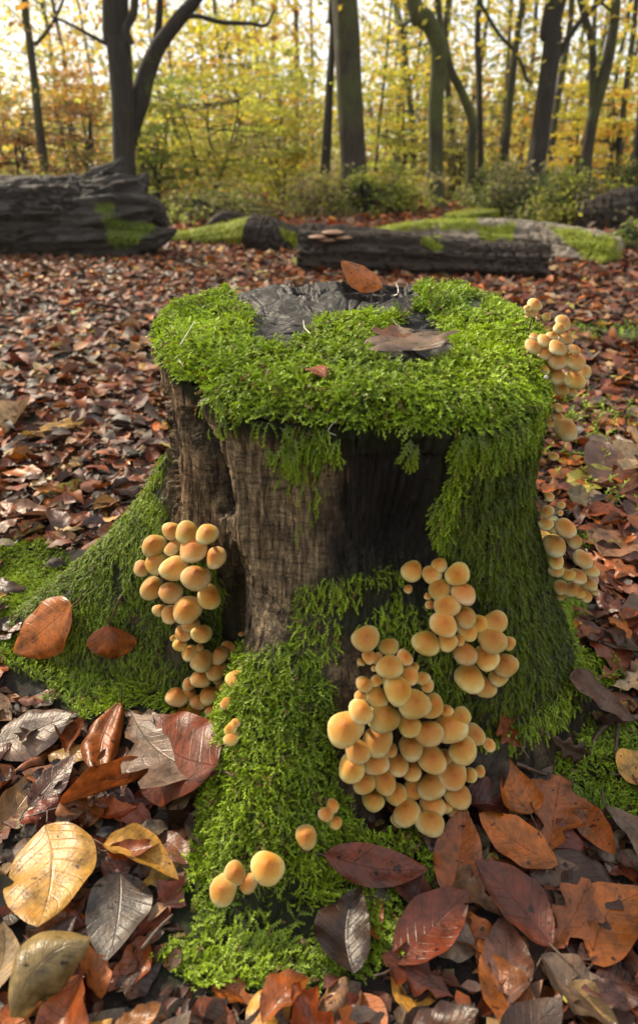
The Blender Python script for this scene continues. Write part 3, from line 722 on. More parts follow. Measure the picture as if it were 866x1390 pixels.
def leaves(P0, D, N, L, W, kind, colr, nu=8, nv=5, fold=.25, bend=.3, rip=.05, seed=0, bendv=None, foldv=None):
    """curved leaf blades as grids. P0 stalk end, D length direction, N up normal"""
    n = len(P0); rg = np.random.RandomState(seed); D = norm(D); S = norm(np.cross(D, N)); U_ = np.cross(S, D)
    us = np.linspace(0, 1, nu); vs_ = np.linspace(-1, 1, nv); UU, VV = np.meshgrid(us, vs_, indexing='ij'); UU = UU[None]; VV = VV[None]
    kind = np.asarray(kind)[:, None, None]; Lx = L[:, None, None]; Wx = W[:, None, None]
    hw = half_width(np.broadcast_to(UU, (n, nu, nv)), kind)
    asym = rg.uniform(-.12, .12, (n, 1, 1))
    bd = (rg.normal(0, bend, (n, 1, 1)) if bendv is None else np.asarray(bendv)[:, None, None])
    fo = (rg.normal(fold, abs(fold) * .9 + .08, (n, 1, 1)) if foldv is None else np.asarray(foldv)[:, None, None])
    ph = rg.rand(n, 1, 1) * 6.28; tw = rg.normal(0, .22, (n, 1, 1)); sc_ = rg.normal(0, .10, (n, 1, 1))
    x = VV * hw * Wx * .5 * (1 + asym * VV) + Lx * sc_ * np.sin(np.pi * UU)
    y = UU * Lx
    z = np.abs(VV) ** 1.3 * hw * Wx * .5 * fo + Lx * bd * (UU - .4) ** 2 + VV * hw * Wx * tw * (UU - .5) * 1.4
    z = z + Lx * rip * (np.sin(UU * 19 + ph + VV * 2) * VV ** 2 + .5 * np.sin(UU * 8 + ph * 2 - 3 * VV)) * np.minimum(1, hw)
    cu = rg.normal(0, .18, (n, 1, 1)) ; z = z + Lx * cu * np.clip(np.abs(VV) - .5, 0, 1) ** 2 * hw * 1.5
    z = z - z.min(axis=(1, 2), keepdims=True)
    V = P0[:, None, None] + x[..., None] * S[:, None, None] + y[..., None] * D[:, None, None] + z[..., None] * U_[:, None, None]
    C_ = np.broadcast_to(colr[:, None, None], (n, nu, nv, 3)) * (1 + .10 * rg.randn(n, nu, nv, 1)) * (1 + .22 * np.sin(ph[..., None] + 3 * UU[..., None]) * VV[..., None])
    uv = np.stack([np.broadcast_to(UU, (n, nu, nv)) + ph / 6.28 * 0, np.broadcast_to(VV, (n, nu, nv))], -1)
    Fb = gridF(nu, nv); F = (np.arange(n)[:, None, None] * nu * nv + Fb[None]).reshape(-1, 4)
    return V.reshape(-1, 3), F, np.clip(C_, .002, .9).reshape(-1, 3), uv.reshape(-1, 2)
HERO = [  # base px, tip px, width/length, colour, kind, label, bend, fold, lift
 ((108,824),(31,896),.74,'orange',0,'orange and yellow beech leaf with dark spots lying flat on bright moss',.1,.08,.012),
 ((150,850),(160,905),1.15,'orange brown',2,'small glossy curled brown leaf on the moss beside the orange spotted leaf',-.5,.5,.012),
 ((-8,1022),(104,985),.72,'grey brown',0,'large faded grey purple leaf at the left edge below the moss',.15,.1,.012),
 ((164,966),(142,1078),.40,'orange brown',0,'rust orange leaf standing on edge left of the grey oak leaf',.2,.5,.01),
 ((180,972),(306,1066),.50,'grey brown',1,'large grey oak leaf with dark veins beside the left hollow',.10,.10,.010),
 ((312,1052),(214,990),.55,'red brown',0,'dull red leaf tucked behind the large grey oak leaf',.1,.1,.008),
 ((42,1105),(104,1040),.52,'purple brown',0,'purple brown smooth leaf below the faded grey leaf',.2,.25,.015),
 ((84,1108),(246,1062),.20,'orange brown',0,'long narrow twisted orange brown leaf over the dark gap',.25,.9,.02),
 ((-6,1135),(64,1048),.50,'tan',0,'streaked tan leaf under the purple brown leaf',.2,.2,.005),
 ((68,1140),(64,1290),.74,'golden yellow',0,'big golden beech leaf with clear ribs at the lower left',.14,.10,.02),
 ((68,1142),(130,1110),.42,'rust brown',0,'rust leaf just above the big golden beech leaf',.1,.3,.006),
 ((95,1142),(182,1164),.36,'red brown',0,'dark red folded leaf between golden leaf and twisted leaf',.1,.5,.004),
 ((146,1160),(246,1212),.34,'golden yellow',0,'bright amber curled leaf right of the big golden leaf',-.3,.8,.02),
 ((150,1172),(224,1172),.34,'rust brown',0,'brown leaf half lying over the amber curled leaf',.1,.4,.03),
 ((166,1192),(150,1320),.72,'slate grey',0,'slate grey veined leaf below the amber curled leaf',.1,.12,.012),
 ((240,1058),(242,1140),.66,'dark brown',0,'very dark brown leaf under the tip of the grey oak leaf',.1,.2,.002),
 ((60,1320),(110,1262),.55,'dark brown',0,'dark brown leaf overlapping the foot of the golden leaf',.1,.2,.02),
 ((442,1168),(576,1198),.36,'red brown',0,'pointed dark red leaf below the big mushroom tuft',.15,.4,.02),
 ((520,1205),(492,1178),.60,'orange',0,'small orange leaf scrap beneath the pointed dark red leaf',.1,.2,.006),
 ((478,1228),(515,1290),.78,'orange brown',2,'mottled brown leaf at the edge of the foreground moss',.1,.15,.012),
 ((592,1190),(556,1112),.60,'purple brown',0,'dull purple leaf directly under the big tuft',.1,.2,.004),
 ((608,1232),(626,1118),.52,'orange brown',0,'upright ribbed brown beech leaf right of the pointed dark red leaf',.2,.35,.02),
 ((535,1322),(632,1232),.52,'red brown',0,'glossy crimson brown leaf at the bottom centre',.1,.2,.02),
 ((716,1118),(682,1046),.68,'orange',2,'bright orange leaf with pointed lobes below the right moss',.15,.2,.025),
 ((752,1190),(644,1130),.60,'orange',0,'orange brown beech leaf with two dark holes on the right heap',.12,.15,.025),
 ((742,1172),(756,1072),.74,'orange brown',1,'mottled orange leaf with ragged holes under the right moss',.15,.15,.018),
 ((782,1090),(830,1178),.46,'orange brown',0,'smooth brown leaf right of the ragged mottled leaf',.2,.2,.014),
 ((742,1165),(842,1250),.62,'dark brown',0,'blackish brown leaf in the middle of the right heap',.12,.15,.010),
 ((640,1212),(672,1165),.62,'yellow green',0,'pale yellow leaf peeping out left under the orange beech leaf',.1,.1,.006),
 ((700,1190),(738,1238),.55,'yellow green',0,'pale yellow green leaf wedged between red and dark leaves',.1,.1,.006),
 ((744,1302),(638,1196),.52,'red brown',0,'large glossy red brown leaf at the lower right',.1,.2,.03),
 ((736,1306),(792,1216),.58,'orange brown',1,'brown leaf with a yellow edge beside the large glossy leaf',.15,.2,.022),
 ((820,1108),(880,1232),.34,'grey brown',0,'long grey brown curled leaf on the right of the heap',.2,.6,.02),
 ((800,1318),(880,1225),.55,'orange',0,'orange leaf in the bottom right corner',.1,.2,.015),
 ((852,988),(760,944),.52,'purple brown',0,'purple leaf with pinholes lying on the right moss',.12,.15,.02),
 ((826,945),(884,918),.6,'pale cream',1,'pale ragged leaf at the right edge above the purple leaf',.2,.3,.015),
 ((836,1062),(890,1048),.75,'golden yellow',2,'pale yellow rounded leaf at the right edge on the moss',.1,.1,.02),
 ((742,1000),(796,1036),.5,'dark brown',1,'decayed brown leaf rag on the right moss',.1,.3,.012),
 ((704,1016),(676,976),.6,'rust brown',1,'holed rust leaf right beside the big mushroom tuft',.1,.3,.01),
 ((640,1090),(684,1022),.6,'slate grey',0,'dark slate leaf leaning against the big tuft on its right',.1,.2,.02),
 ((118,578),(44,602),.42,'golden yellow',0,'long straw yellow leaf on the litter left of the stump',.1,.3,.02),
 ((10,596),(44,556),.3,'pale cream',0,'narrow shining cream leaf at the left edge of the litter',.1,.4,.02),
 ((128,660),(56,686),.34,'yellow green',0,'yellow green leaf on the litter left of the root',.1,.4,.02),
 ((5,650),(62,656),.42,'orange',0,'orange leaf at the left edge below the straw yellow leaf',.1,.3,.02),
 ((770,606),(856,622),.52,'grey brown',1,'large grey lobed leaf standing in the litter right of the stump',.25,.5,.02),
 ((755,634),(806,640),.5,'orange',0,'bright orange leaf close to the stump right wall',.1,.2,.02),
 ((836,688),(798,622),.56,'purple brown',0,'dull purple leaf overlapping the grey lobed leaf',.2,.3,.03),
 ((858,655),(780,692),.40,'yellow green',0,'olive tan leaf below the dull purple leaf',.1,.3,.015),
 ((785,706),(856,716),.42,'rust brown',0,'curved rust red leaf right of the lower right mushrooms',-.2,.5,.02),
 ((862,590),(838,672),.5,'pale cream',1,'cream brown leaf standing at the right edge',.2,.4,.03),
 ((800,762),(862,806),.5,'orange brown',1,'brown lobed leaf right of the lower right tuft',.15,.3,.02),
 ((862,740),(812,774),.6,'pinkish tan',0,'pink tan leaf at the right edge beside the brown lobed leaf',.15,.3,.02),
 ((798,862),(866,902),.42,'dark brown',0,'dark leaf at the right foot of the stump',.1,.3,.02),
 ((10,700),(80,712),.45,'pinkish tan',0,'pink tan leaf on the litter just above the left moss',.1,.3,.02),
 ((60,705),(118,690),.5,'rust brown',0,'glossy rust leaf beside the left root',.1,.3,.02),
]
def hero_leaf(bpx, tpx, wr, cn, kind, label, bend, fold, lift, on=None, nu=20, nv=11, face=.25, blift=.6):
    a = hit(*bpx) if on is None else hit(*bpx, on); b_ = hit(*tpx) if on is None else hit(*tpx, on)
    pa = a[0] + np.array([0, 0, lift * blift]); pb = b_[0] + np.array([0, 0, lift])
    if on is None and a[3] == 's': pa = pa + a[1] * .004
    L = np.linalg.norm(pb - pa)
    Nn = norm(a[1] + np.array([0, 0, 1.]) + face * norm(O - pa) + RNG.randn(3) * .08)
    root = tag(empty('fallen_leaf', tuple(pa)), label, 'leaf')
    V, F, C_, uv = leaves(pa[None], (pb - pa)[None], Nn[None], np.array([L]), np.array([L * wr]), [kind], np.array([PAL[cn]]), nu, nv, rip=.022, seed=int(abs(bpx[0] * 7 + tpx[1])), bendv=[bend], foldv=[fold])
    link('blade', mesh_np('blade', V - pa, F, M_LEAF, C_, uv), root)
    d = norm(pb - pa); st, sf = tube([np.zeros(3) + d * L * .04 + Nn * .001, -d * L * .1 + Nn * .003, -d * L * .22 + Nn * .008 + RNG.randn(3) * .003], [.0011, .0010, .0009], 6, 6)
    link('leaf_stalk', mesh_np('leaf_stalk', st, sf, M_TWIG), root)
for hl in HERO: hero_leaf(*hl)
hero_leaf((517, 402), (462, 372), .55, 'orange', 0, 'glowing orange domed beech leaf on top of the stump beside the hollow', -.35, -.35, .030, 's', face=2.6, blift=.35)
hero_leaf((540, 455), (596, 500), .85, 'grey brown', 1, 'dull purple grey oak leaf lying on the stump moss', .15, .3, .014, 's')
hero_leaf((600, 480), (502, 472), .36, 'pinkish tan', 1, 'ragged half of the dull oak leaf on the stump moss, curled toward the left', .15, .2, .016, 's')
hero_leaf((418, 515), (442, 530), .7, 'rust brown', 0, 'tiny rust leaf caught in the moss on the front of the stump top', -.5, .3, .012, 's')

# random litter: every leaf generated once, the ones that show largest become things
rg = np.random.RandomState(21)
def litter_pts(n, r0, r1, a0, a1):
    r_ = np.sqrt(rg.uniform(r0 ** 2, r1 ** 2, n)); a = rg.uniform(a0, a1, n)
    return np.stack([r_ * np.sin(a), r_ * np.cos(a), np.zeros(n)], -1)
names = list(PAL); pal = np.array([PAL[k] for k in names])
pw = {'rust brown': 15, 'orange': 5, 'tan': 6, 'pinkish tan': 7, 'dark brown': 22, 'grey brown': 9, 'golden yellow': 3, 'red brown': 15, 'pale cream': 3, 'orange brown': 18, 'purple brown': 10, 'yellow green': .8, 'slate grey': 3}
pw = np.array([pw[k] for k in names]); pw = pw / pw.sum()
def make_litter(n, r0, r1, a0=-1.1, a1=1.1, Lr=(.036, .070), hmax=.018, tilt=.22):
    P = litter_pts(n, r0, r1, a0, a1)
    d = np.hypot(P[:, 0] - CX, P[:, 1] - CY); z = gh(P[:, 0], P[:, 1]); P[:, 2] = z
    k = d > stump_r(theta_of(P), z + .0, False) - .01
    mk = pmask(P, MP_GROUND) | (pmask(P, [MP_SIDE[0]]) & (P[:, 1] < .82)); k &= ~(mk & (rg.rand(n) < .997)) & ~pmask(P, [[(20, 760), (320, 900), (330, 985), (110, 985), (20, 925)]])
    sp_ = pmask(P, MP_SPARSE); k &= ~(sp_ & (rg.rand(n) < .8))
    qx, qy, _ = proj(P); hz = np.zeros(n, bool)
    for hl in HERO:
        (ax_, ay_), (bx_, by_) = hl[0], hl[1]; Lh = math.hypot(bx_ - ax_, by_ - ay_); tt = ((qx - ax_) * (bx_ - ax_) + (qy - ay_) * (by_ - ay_)) / Lh ** 2
        dd_ = np.hypot(qx - ax_ - tt * (bx_ - ax_), qy - ay_ - tt * (by_ - ay_)); hz |= (ay_ > 900) & (tt > -.35) & (tt < 1.35) & (dd_ < Lh * (hl[2] * .5 + .28))
    k &= ~(hz & (rg.rand(n) < .22)); hz = hz[k]
    P = P[k]; n = len(P); P[:, 2] += np.where(hz, .003, rg.rand(n) ** 1.3 * hmax + .003); tilt = np.where(hz, tilt * .3, tilt)[:, None]
    D = rg.randn(n, 3) * np.array([1, 1, .12]); N = np.tile([0, 0, 1.], (n, 1)) + rg.randn(n, 3) * tilt
    ci = rg.choice(len(names), n, p=pw); L = rg.uniform(*Lr, n); kind = rg.choice(3, n, p=[.62, .26, .12]); W = L * rg.uniform(.42, .74, n)
    c = pal[ci] * rg.uniform(.65, 1.25, (n, 1)) * (1 + .08 * rg.randn(n, 3))
    return P, D, N, L, W, kind, ci, c
P, D, N, L, W, K, CI, C_ = make_litter(8600, .2, 2.1)
ctr = P + norm(D) * L[:, None] * .5
px, py, dd = proj(ctr)
infr = (px > -5) & (px < 871) & (py > 150) & (py < 1395) & (dd > .1)
# what shows: cast a ray at each leaf's centre against stump and all nearer leaves (sampled by a coarse depth buffer)
size = np.where(infr, L / np.maximum(dd, .1), 0)
hid = np.array([(bvS.ray_cast(Vector(O), Vector(ctr[i] - O).normalized(), float(np.linalg.norm(ctr[i] - O)))[0] is not None) if infr[i] else True for i in range(len(P))])
size[hid] = 0
cell = np.full((180, 110), 1e9); order = np.argsort(-P[:, 2])
vis = np.zeros(len(P), bool)
for i in order:                          # topmost leaves first: a leaf shows if its centre cell is still free
    if size[i] <= 0: continue
    cx_, cy_ = int(px[i] / 8), int(py[i] / 8)
    if 0 <= cx_ < 110 and 0 <= cy_ < 180 and cell[cy_, cx_] > 1e8:
        vis[i] = True; rpx = int(L[i] / dd[i] * FPX * .25 / 8); rpy = max(0, rpx // 2)
        cell[max(0, cy_ - rpy):cy_ + rpy + 1, max(0, cx_ - rpx):cx_ + rpx + 1] = 1
NIND = 240
size[~vis] *= .5
top = np.argsort(-size)[:NIND]; isin = np.zeros(len(P), bool); isin[top] = True
nz = ~isin; X1 = leaves(P[nz], D[nz], N[nz], L[nz], W[nz], K[nz], C_[nz], 9, 5, rip=.03, seed=5)
bits = make_litter(30000, .2, 1.9, Lr=(.006, .028), hmax=.009, tilt=.5); X2 = leaves(*bits[:6], bits[7] * .6, 4, 3, rip=.03, seed=6)
V, F, Cc = join([X1[:3], X2[:3]]); uv = np.vstack([X1[3], X2[3]])
o = link('leaf_litter', mesh_np('leaf_litter', V, F, M_LEAFM, Cc, uv)); tag(o, 'deep brown and grey leaf litter packed round the stump', 'leaf litter', kind='stuff')
info = []
for i in top:
    r_ = proj(P[i][None]); X_, Y_ = float(px[i]), float(py[i])
    if Y_ > 1000: reg = 'in the foreground heap left of the front root' if X_ < 300 else 'in the foreground heap right of the front root'
    elif Y_ > 700: reg = 'beside the left root' if X_ < 300 else 'beside the right foot of the stump'
    elif Y_ > 560: reg = 'on the litter left of the stump' if X_ < 400 else 'on the litter right of the stump'
    else: reg = 'on the open ground behind, left of the stump' if X_ < 400 else 'on the open ground behind, right of the stump'
    kd = ['beech', 'oak', 'birch'][K[i]]
    info.append([i, names[CI[i]], kd, reg, X_, Y_])
grp = defaultdict(list)
for t in info: grp[(t[1], t[2], t[3])].append(t)
for key, L_ in grp.items():
    L_.sort(key=lambda t: -t[5])
    for q, t in enumerate(L_):
        i = t[0]; pre = '' if len(L_) == 1 else ('nearest ' if q == 0 else 'farthest ' if q == len(L_) - 1 else ordinal(q) + ' nearest ')
        nm = f"{pre}{key[0]} {key[1]} leaf {key[2]}"
        V, F, Cc, uv = leaves(P[i][None], D[i][None], N[i][None], L[i:i + 1], W[i:i + 1], K[i:i + 1], C_[i][None], 16, 9, rip=.05, seed=int(i))
        o = link('fallen_leaf', mesh_np('fallen_leaf', V - P[i], F, M_LEAF, Cc, uv), None, tuple(P[i])); tag(o, nm, 'leaf', 'fallen leaves ' + key[2])
P, D, N, L, W, K, CI, C_ = make_litter(34000, 2.0, 6.5, -.75, .75, (.042, .078), .022, .26)
k = proj(P)[2] > 0
lit = [leaves(P, D, N, L, W, K, C_, 6, 3, rip=.04, seed=8)[:3]]
P, D, N, L, W, K, CI, C_ = make_litter(34000, 6.3, 16, -.7, .7, (.08, .13), .04, .45)
sat = np.array([1.25, 1.05, .8]); lit.append(leaves(P, D, N, L, W, K, C_ * sat, 4, 3, rip=.04, seed=9)[:3])
V, F, Cc = join(lit)
o = link('forest_floor_leaves', mesh_np('forest_floor_leaves', V, F, M_LITTER, Cc)); tag(o, 'wide carpet of brown and orange leaves between the logs and trees', 'leaf carpet', kind='stuff')
# ------------------------------------------------------------ twigs, husks, bits
def twig(pxs, label, rad_=.0025, lift=.008, depthY=None, zs=None, cat='twig', mat=None):
    pts = []
    for i, q in enumerate(pxs):
        if depthY is not None: pts.append(at(q[0], q[1], depthY))
        else:
            h_ = hit(*q); pts.append(h_[0] + h_[1] * lift)
    pts = np.array(pts); b_ = pts[0].copy()
    V, F = tube(pts - b_, np.linspace(rad_, rad_ * .5, len(pts)), 4 * len(pts), 7, bark=.25, bf=(2, 60))
    o = link('twig' if cat == 'twig' else 'moss_stalk', mesh_np('twig', V, F, mat or M_TWIG), None, tuple(b_)); return tag(o, label, cat)
t_ = empty('twig', tuple(hit(866, 985)[0])); tag(t_, 'forked brown twig on the moss at the right edge of the foreground', 'twig')
def sub(name, pxs, r0, r1, par, lift=.012):
    pts = np.array([hit(*q)[0] + hit(*q)[1] * lift for q in pxs]) - np.array(par.location)
    V, F = tube(pts, np.linspace(r0, r1, len(pts)), 16, 7, bark=.3, bf=(2, 60)); link(name, mesh_np(name, V, F, M_TWIG), par)
sub('stick', [(880, 982), (845, 986), (822, 992), (803, 1015), (793, 1040)], .0040, .0022, t_)
sub('side_shoot', [(836, 990), (834, 1012), (832, 1038)], .0026, .0016, t_)
twig([(700, 1030), (740, 1050), (800, 1062)], 'thin dark twig sunk in the right foreground moss')
twig([(168, 806), (162, 822), (150, 850)], 'short twig stub rising above the curled brown leaf', .0018, .01)
twig([(196, 1300), (215, 1275), (238, 1252)], 'straw coloured split twig beside the foreground moss at lower left', .0022, .015)
twig([(760, 728), (766, 745), (776, 760), (780, 768)], 'small dark forked twig lodged in the lower right mushroom tuft', .0022, depthY=.655)
twig([(724, 437), (725, 420), (727, 402)], 'grey upright stalk on the stump rim in front of the small caps', .0012, depthY=.69, cat='stalk')
twig([(712, 468), (718, 445), (724, 425)], 'leaning grey stalk left of the upright one on the stump rim', .0012, depthY=.685, cat='stalk')
twig([(718, 521), (726, 514)], 'stubby white candlesnuff tip at the right of the stump top', .0022, .018, cat='fungus', mat=M_PALE)
twig([(258, 478), (262, 462), (261, 450)], 'thin pale candlesnuff stalk in the left rim moss', .0006, .012, cat='fungus', mat=M_PALE)
twig([(258, 500), (250, 487)], 'short pale stalk under the left rim moss', .0007, .010, cat='fungus', mat=M_PALE)
twig([(420, 470), (416, 462), (414, 450)], 'thin pale stalk in the middle of the stump moss', .0006, .014, cat='fungus', mat=M_PALE)
twig([(457, 572), (452, 582), (448, 590)], 'pale hooked stalk on the front fringe of moss', .0006, .006, cat='fungus', mat=M_PALE)
twig([(565, 573), (560, 582), (552, 584)], 'tiny white forked stalk on the front fringe right of centre', .0006, .006, cat='fungus', mat=M_PALE)
twig([(536, 402), (537, 392), (536, 384)], 'small white stalk standing beside the hollow on the cut face', .0011, .006, cat='fungus', mat=M_PALE)
def husk(px, py, wpx, label, spiky=True):
    h_ = hit(px, py); r_ = wpx / 2 / FPX * h_[2]; th_ = np.linspace(0, 2 * np.pi, 20, endpoint=False); V = []
    for i in range(13):
        a = math.pi * (i + .15) / 12.3; V.append(np.stack([r_ * math.sin(a) * np.cos(th_), r_ * math.sin(a) * np.sin(th_), np.full(20, r_ * 1.15 * math.cos(a))], -1))
    V = np.array(V).reshape(-1, 3); V *= (1 + .12 * fbm(V * 90, 3, int(px)))[:, None]
    V = V * np.array([1, .8, .7]) if spiky else V * np.array([.95, .75, 1.0]) * (1 - .35 * (V[:, 2:] / r_))
    c = h_[0] + np.array([0, 0, r_ * .35]); root = tag(empty('nut_husk', tuple(c)), label, 'nut husk')
    link('shell', mesh_np('shell', V, gridF(13, 20, True), M_HUSK), root)
    if spiky:
        rr_ = np.random.RandomState(int(px)); D = norm(rr_.randn(110, 3)); P = D * r_ * .95; S = norm(np.cross(D, rr_.randn(110, 3)))
        W_ = r_ * .05; tip = D * r_ * 1.32 + S * r_ * .1
        V = np.stack([P - S * W_, P + np.cross(D, S) * W_, P + S * W_, tip], 1).reshape(-1, 3); b0 = np.arange(110)[:, None] * 4
        F = np.vstack([b0 + np.array([0, 1, 3, 3])[None][:, :]]) if False else np.vstack([b0 + np.array([0, 1, 2, 3]), ])
        o = link('spines', mesh_np('spines', V, F, M_HUSK), root); o['kind'] = 'stuff'
husk(76, 772, 24, 'dark spiky beech nut husk nested in the bright left moss')
husk(511, 1222, 42, 'dark pear shaped husk on the soil below the pointed red leaf', False)
husk(12, 674, 17, 'round dark husk in the litter at the left edge')
husk(48, 1135, 30, 'dark husk in the gap above the big golden leaf')
husk(690, 545, 20, 'round dark husk in the litter right of the stump') if False else None

# ------------------------------------------------------------ logs
def log_thing(name, label, pts, rads, mat, n=110, ns=130, bark=.10, bf=(3, 1.2), seed=0, flare=None, mossfn=None, cat='fallen log'):
    n = int(n * 1.5); ns = max(ns, 60)
    V, F = tube(pts, rads, n, ns, bark * 1.5, bf, seed, flare)
    Ctr = catmull(pts, n); k0 = n * ns; Vb = V[:k0].reshape(n, ns, 3); out = Vb - Ctr[:, None]
    NN = np.stack(np.broadcast_arrays(np.cos(np.linspace(0, 6.283, ns, endpoint=False))[None] * 9, np.sin(np.linspace(0, 6.283, ns, endpoint=False))[None] * 9, np.linspace(0, 1, n)[:, None] * 14), -1).reshape(-1, 3)
    ck = np.clip(1 - np.abs(fbm(NN, 3, seed + 40)) * 11, 0, 1).reshape(n, ns, 1) * .24 + .07 * fbm(NN * 2.5, 3, seed + 41).reshape(n, ns, 1)
    V[:k0] = (Vb - out * ck).reshape(-1, 3)
    ph_ = fbm(V * np.array([2, 22, 22]), 3, seed + 5)
    mo_ = mossfn(V) if mossfn else np.zeros(len(V))
    mo_ = np.clip(mo_, 0, 1)
    b_ = np.array(pts[0]) * [1, 1, 0]
    root = tag(empty(name, tuple(b_)), label, cat)
    link('log_bark', mesh_np('log_bark', V - b_, F, mat, extra={'moss': mo_}), root)
    # mossy tufts on it, as real shoots
    T = V[F]; rg_ = np.random.RandomState(seed)
    if mo_.max() > .3:
        P_, N_ = scatter(V, F, 30000, rg_); c0 = np.array(pts).mean(0)
        ctrl = catmull(pts, 60); dmin = ((P_[:, None] - ctrl[None]) ** 2).sum(-1).argmin(1); out_ = P_ - ctrl[dmin]
        N_[(N_ * out_).sum(1) < 0] *= -1
        k_ = mossfn(P_) > .5; P_ = P_[k_]; N_ = N_[k_]; P_ = P_[:6500]; N_ = N_[:6500]
        X_ = sprigs(P_, N_, N_ + rg_.randn(len(P_), 3) * .7, rg_.uniform(.012, .028, len(P_)), np.full(len(P_), .3), mosscol(P_, rg_, 1.45) * np.array([1.3, 1.0, .9]), rg_, .2, 5)
        o_ = link('moss', mesh_np('moss', X_[0] - b_, X_[1], M_MOSS, X_[2], smooth=False), root); o_['kind'] = 'stuff'
    return root
def pm(polys): return lambda V: soft(V + .07 * np.stack([fbm(V * 7, 4, 91), 0 * V[:, 0], fbm(V * 7, 4, 92)], -1), polys, .008)
# big left log, broken root end to the right
YL = 4.9
pl = [at(-330, 300, YL + .3), at(-60, 300, YL + .1), at(60, 297, YL), at(120, 294, YL), at(160, 290, YL), at(192, 298, YL), at(226, 316, YL)]
rl_ = [.30, .30, .275, .27, .24, .16, .05]
def left_flare(u_, th_):
    e = sst(u_, .72, .90)
    up = np.exp(-((np.cos(th_ - 1.57) - 1) / .5) ** 2)
    return 1 + e * (.30 * np.sin(th_ * 5 + u_ * 9) * e + .20 * np.sin(th_ * 13)) + .03 * np.sin(th_ * 11 + 4 * u_)
lm = pm([[(138, 292), (150, 288), (205, 305), (212, 318), (180, 332), (140, 328)], [(128, 276), (158, 276), (160, 286), (130, 288)]])
log_a = log_thing('fallen_log', 'huge dark weathered log with a torn root end at the left edge', pl, rl_, M_LOG, 170, 170, .10, (5, .5), 3, left_flare, lm)
def snag(par, pts, rads, seed, mat, name='snag'):
    V, F = tube(pts, rads, 26, 18, .35, (2, 3), seed); link(name, mesh_np(name, V - np.array(par.location), F, mat, extra={'moss': np.zeros(len(V))}), par)
def prong(pts, rads, seed):
    V, F = tube(pts, rads, 90, 60, .22, (3.5, .6), seed, lambda u_, th_: 1 + .16 * np.sin(th_ * 7 + seed + 2 * u_) * sst(u_, .1, .6) + .08 * np.sin(th_ * 15 + seed))
    V = V * 1.0; q_ = fbm(V * np.array([3, 14, 14]), 4, seed + 60)[:, None]; ctr = catmull(pts, 40); dn = ctr[((V[:, None] - ctr[None]) ** 2).sum(-1).argmin(1)]; V = V + (V - dn) * (.12 * q_ - .20 * np.clip(1 - np.abs(fbm(V * np.array([4, 18, 18]), 3, seed + 61))[:, None] * 9, 0, 1))
    link('splintered_root', mesh_np('splintered_root', V - np.array(log_a.location), F, M_LOG, extra={'moss': .5 * np.clip(lm(V), 0, 1)}), log_a)
    r2 = np.random.RandomState(seed); P_, N_ = scatter(V, F, 16000, r2); N_ = norm(P_ - ctr[((P_[:, None] - ctr[None]) ** 2).sum(-1).argmin(1)]); k_ = (lm(P_ + .03 * np.stack([fbm(P_ * 9, 2, 8)] * 3, -1)) > .5) & (fbm(P_ * 12, 2, 9) > -.3)
    if k_.sum() > 20:
        P_ = P_[k_][:4000]; N_ = N_[k_][:4000]; X_ = sprigs(P_, N_, N_ + r2.randn(len(P_), 3) * .7, r2.uniform(.012, .028, len(P_)), np.full(len(P_), .3), mosscol(P_, r2, 1.2), r2, .2, 5)
        o_ = link('moss', mesh_np('moss', X_[0] - np.array(log_a.location), X_[1], M_MOSS, X_[2], smooth=False), log_a); o_['kind'] = 'stuff'
prong([at(60, 300, YL), at(112, 284, YL - .05), at(142, 258, YL), at(158, 238, YL), at(168, 214, YL)], [.14, .17, .13, .085, .012], 1)
prong([at(60, 305, YL), at(130, 290, YL - .1), at(172, 264, YL - .1), at(190, 250, YL - .05), at(200, 234, YL)], [.16, .19, .13, .06, .012], 2)
prong([at(70, 305, YL), at(140, 295, YL - .15), at(185, 285, YL - .2), at(210, 283, YL - .2), at(226, 292, YL - .2)], [.18, .19, .12, .06, .010], 3)
prong([at(60, 322, YL - .1), at(130, 320, YL - .2), at(195, 322, YL - .25), at(222, 318, YL - .25), at(240, 312, YL - .25)], [.16, .16, .10, .05, .010], 4)
# mossy small log with a sawn stub
ml = pm([[(225, 295), (345, 295), (350, 345), (225, 345)], [(385, 312), (415, 320), (412, 345), (392, 345)]])
log_thing('mossy_log', 'slim log covered in bright moss right of the huge dark log', [at(225, 326, 5.6), at(270, 326, 5.5), at(310, 322, 5.4), at(345, 318, 5.3), at(372, 324, 5.25)], [.06, .085, .10, .12, .10], M_LOGL, 70, 40, .15, (3, 2), 8, None, ml)
lg = log_thing('log_stub', 'stubby dark log lying across the end of the mossy slim log', [at(338, 312, 5.05), at(365, 322, 5.0), at(400, 334, 4.95)], [.115, .13, .125], M_LOGB, 50, 40, .10, (3, 2), 9, None, pm([[(384, 308), (420, 318), (414, 350), (396, 345), (392, 325)]]))
log_thing('leaning_log', 'dark propped log behind the slim mossy one', [at(283, 312, 6.6), at(305, 298, 6.6), at(335, 300, 6.6)], [.05, .075, .06], M_LOGB, 30, 24, .12, (3, 2), 10)
# front dark log
dl = pm([[(572, 326), (600, 326), (604, 336), (570, 336)]])
def sawn(u_, th_): return 1 + .07 * np.sin(th_ * 9 + u_ * 3) + .05 * np.sin(th_ * 4)
log_b = log_thing('fallen_log', 'dark rotting log right behind the stump, with pinkish brackets on its left end', [at(409, 345, 4.15), at(500, 345, 4.08), at(600, 350, 3.98), at(680, 356, 3.88), at(744, 359, 3.80)], [.15, .14, .115, .10, .105], M_LOGB, 150, 80, .13, (4, 1.2), 12, sawn, dl)
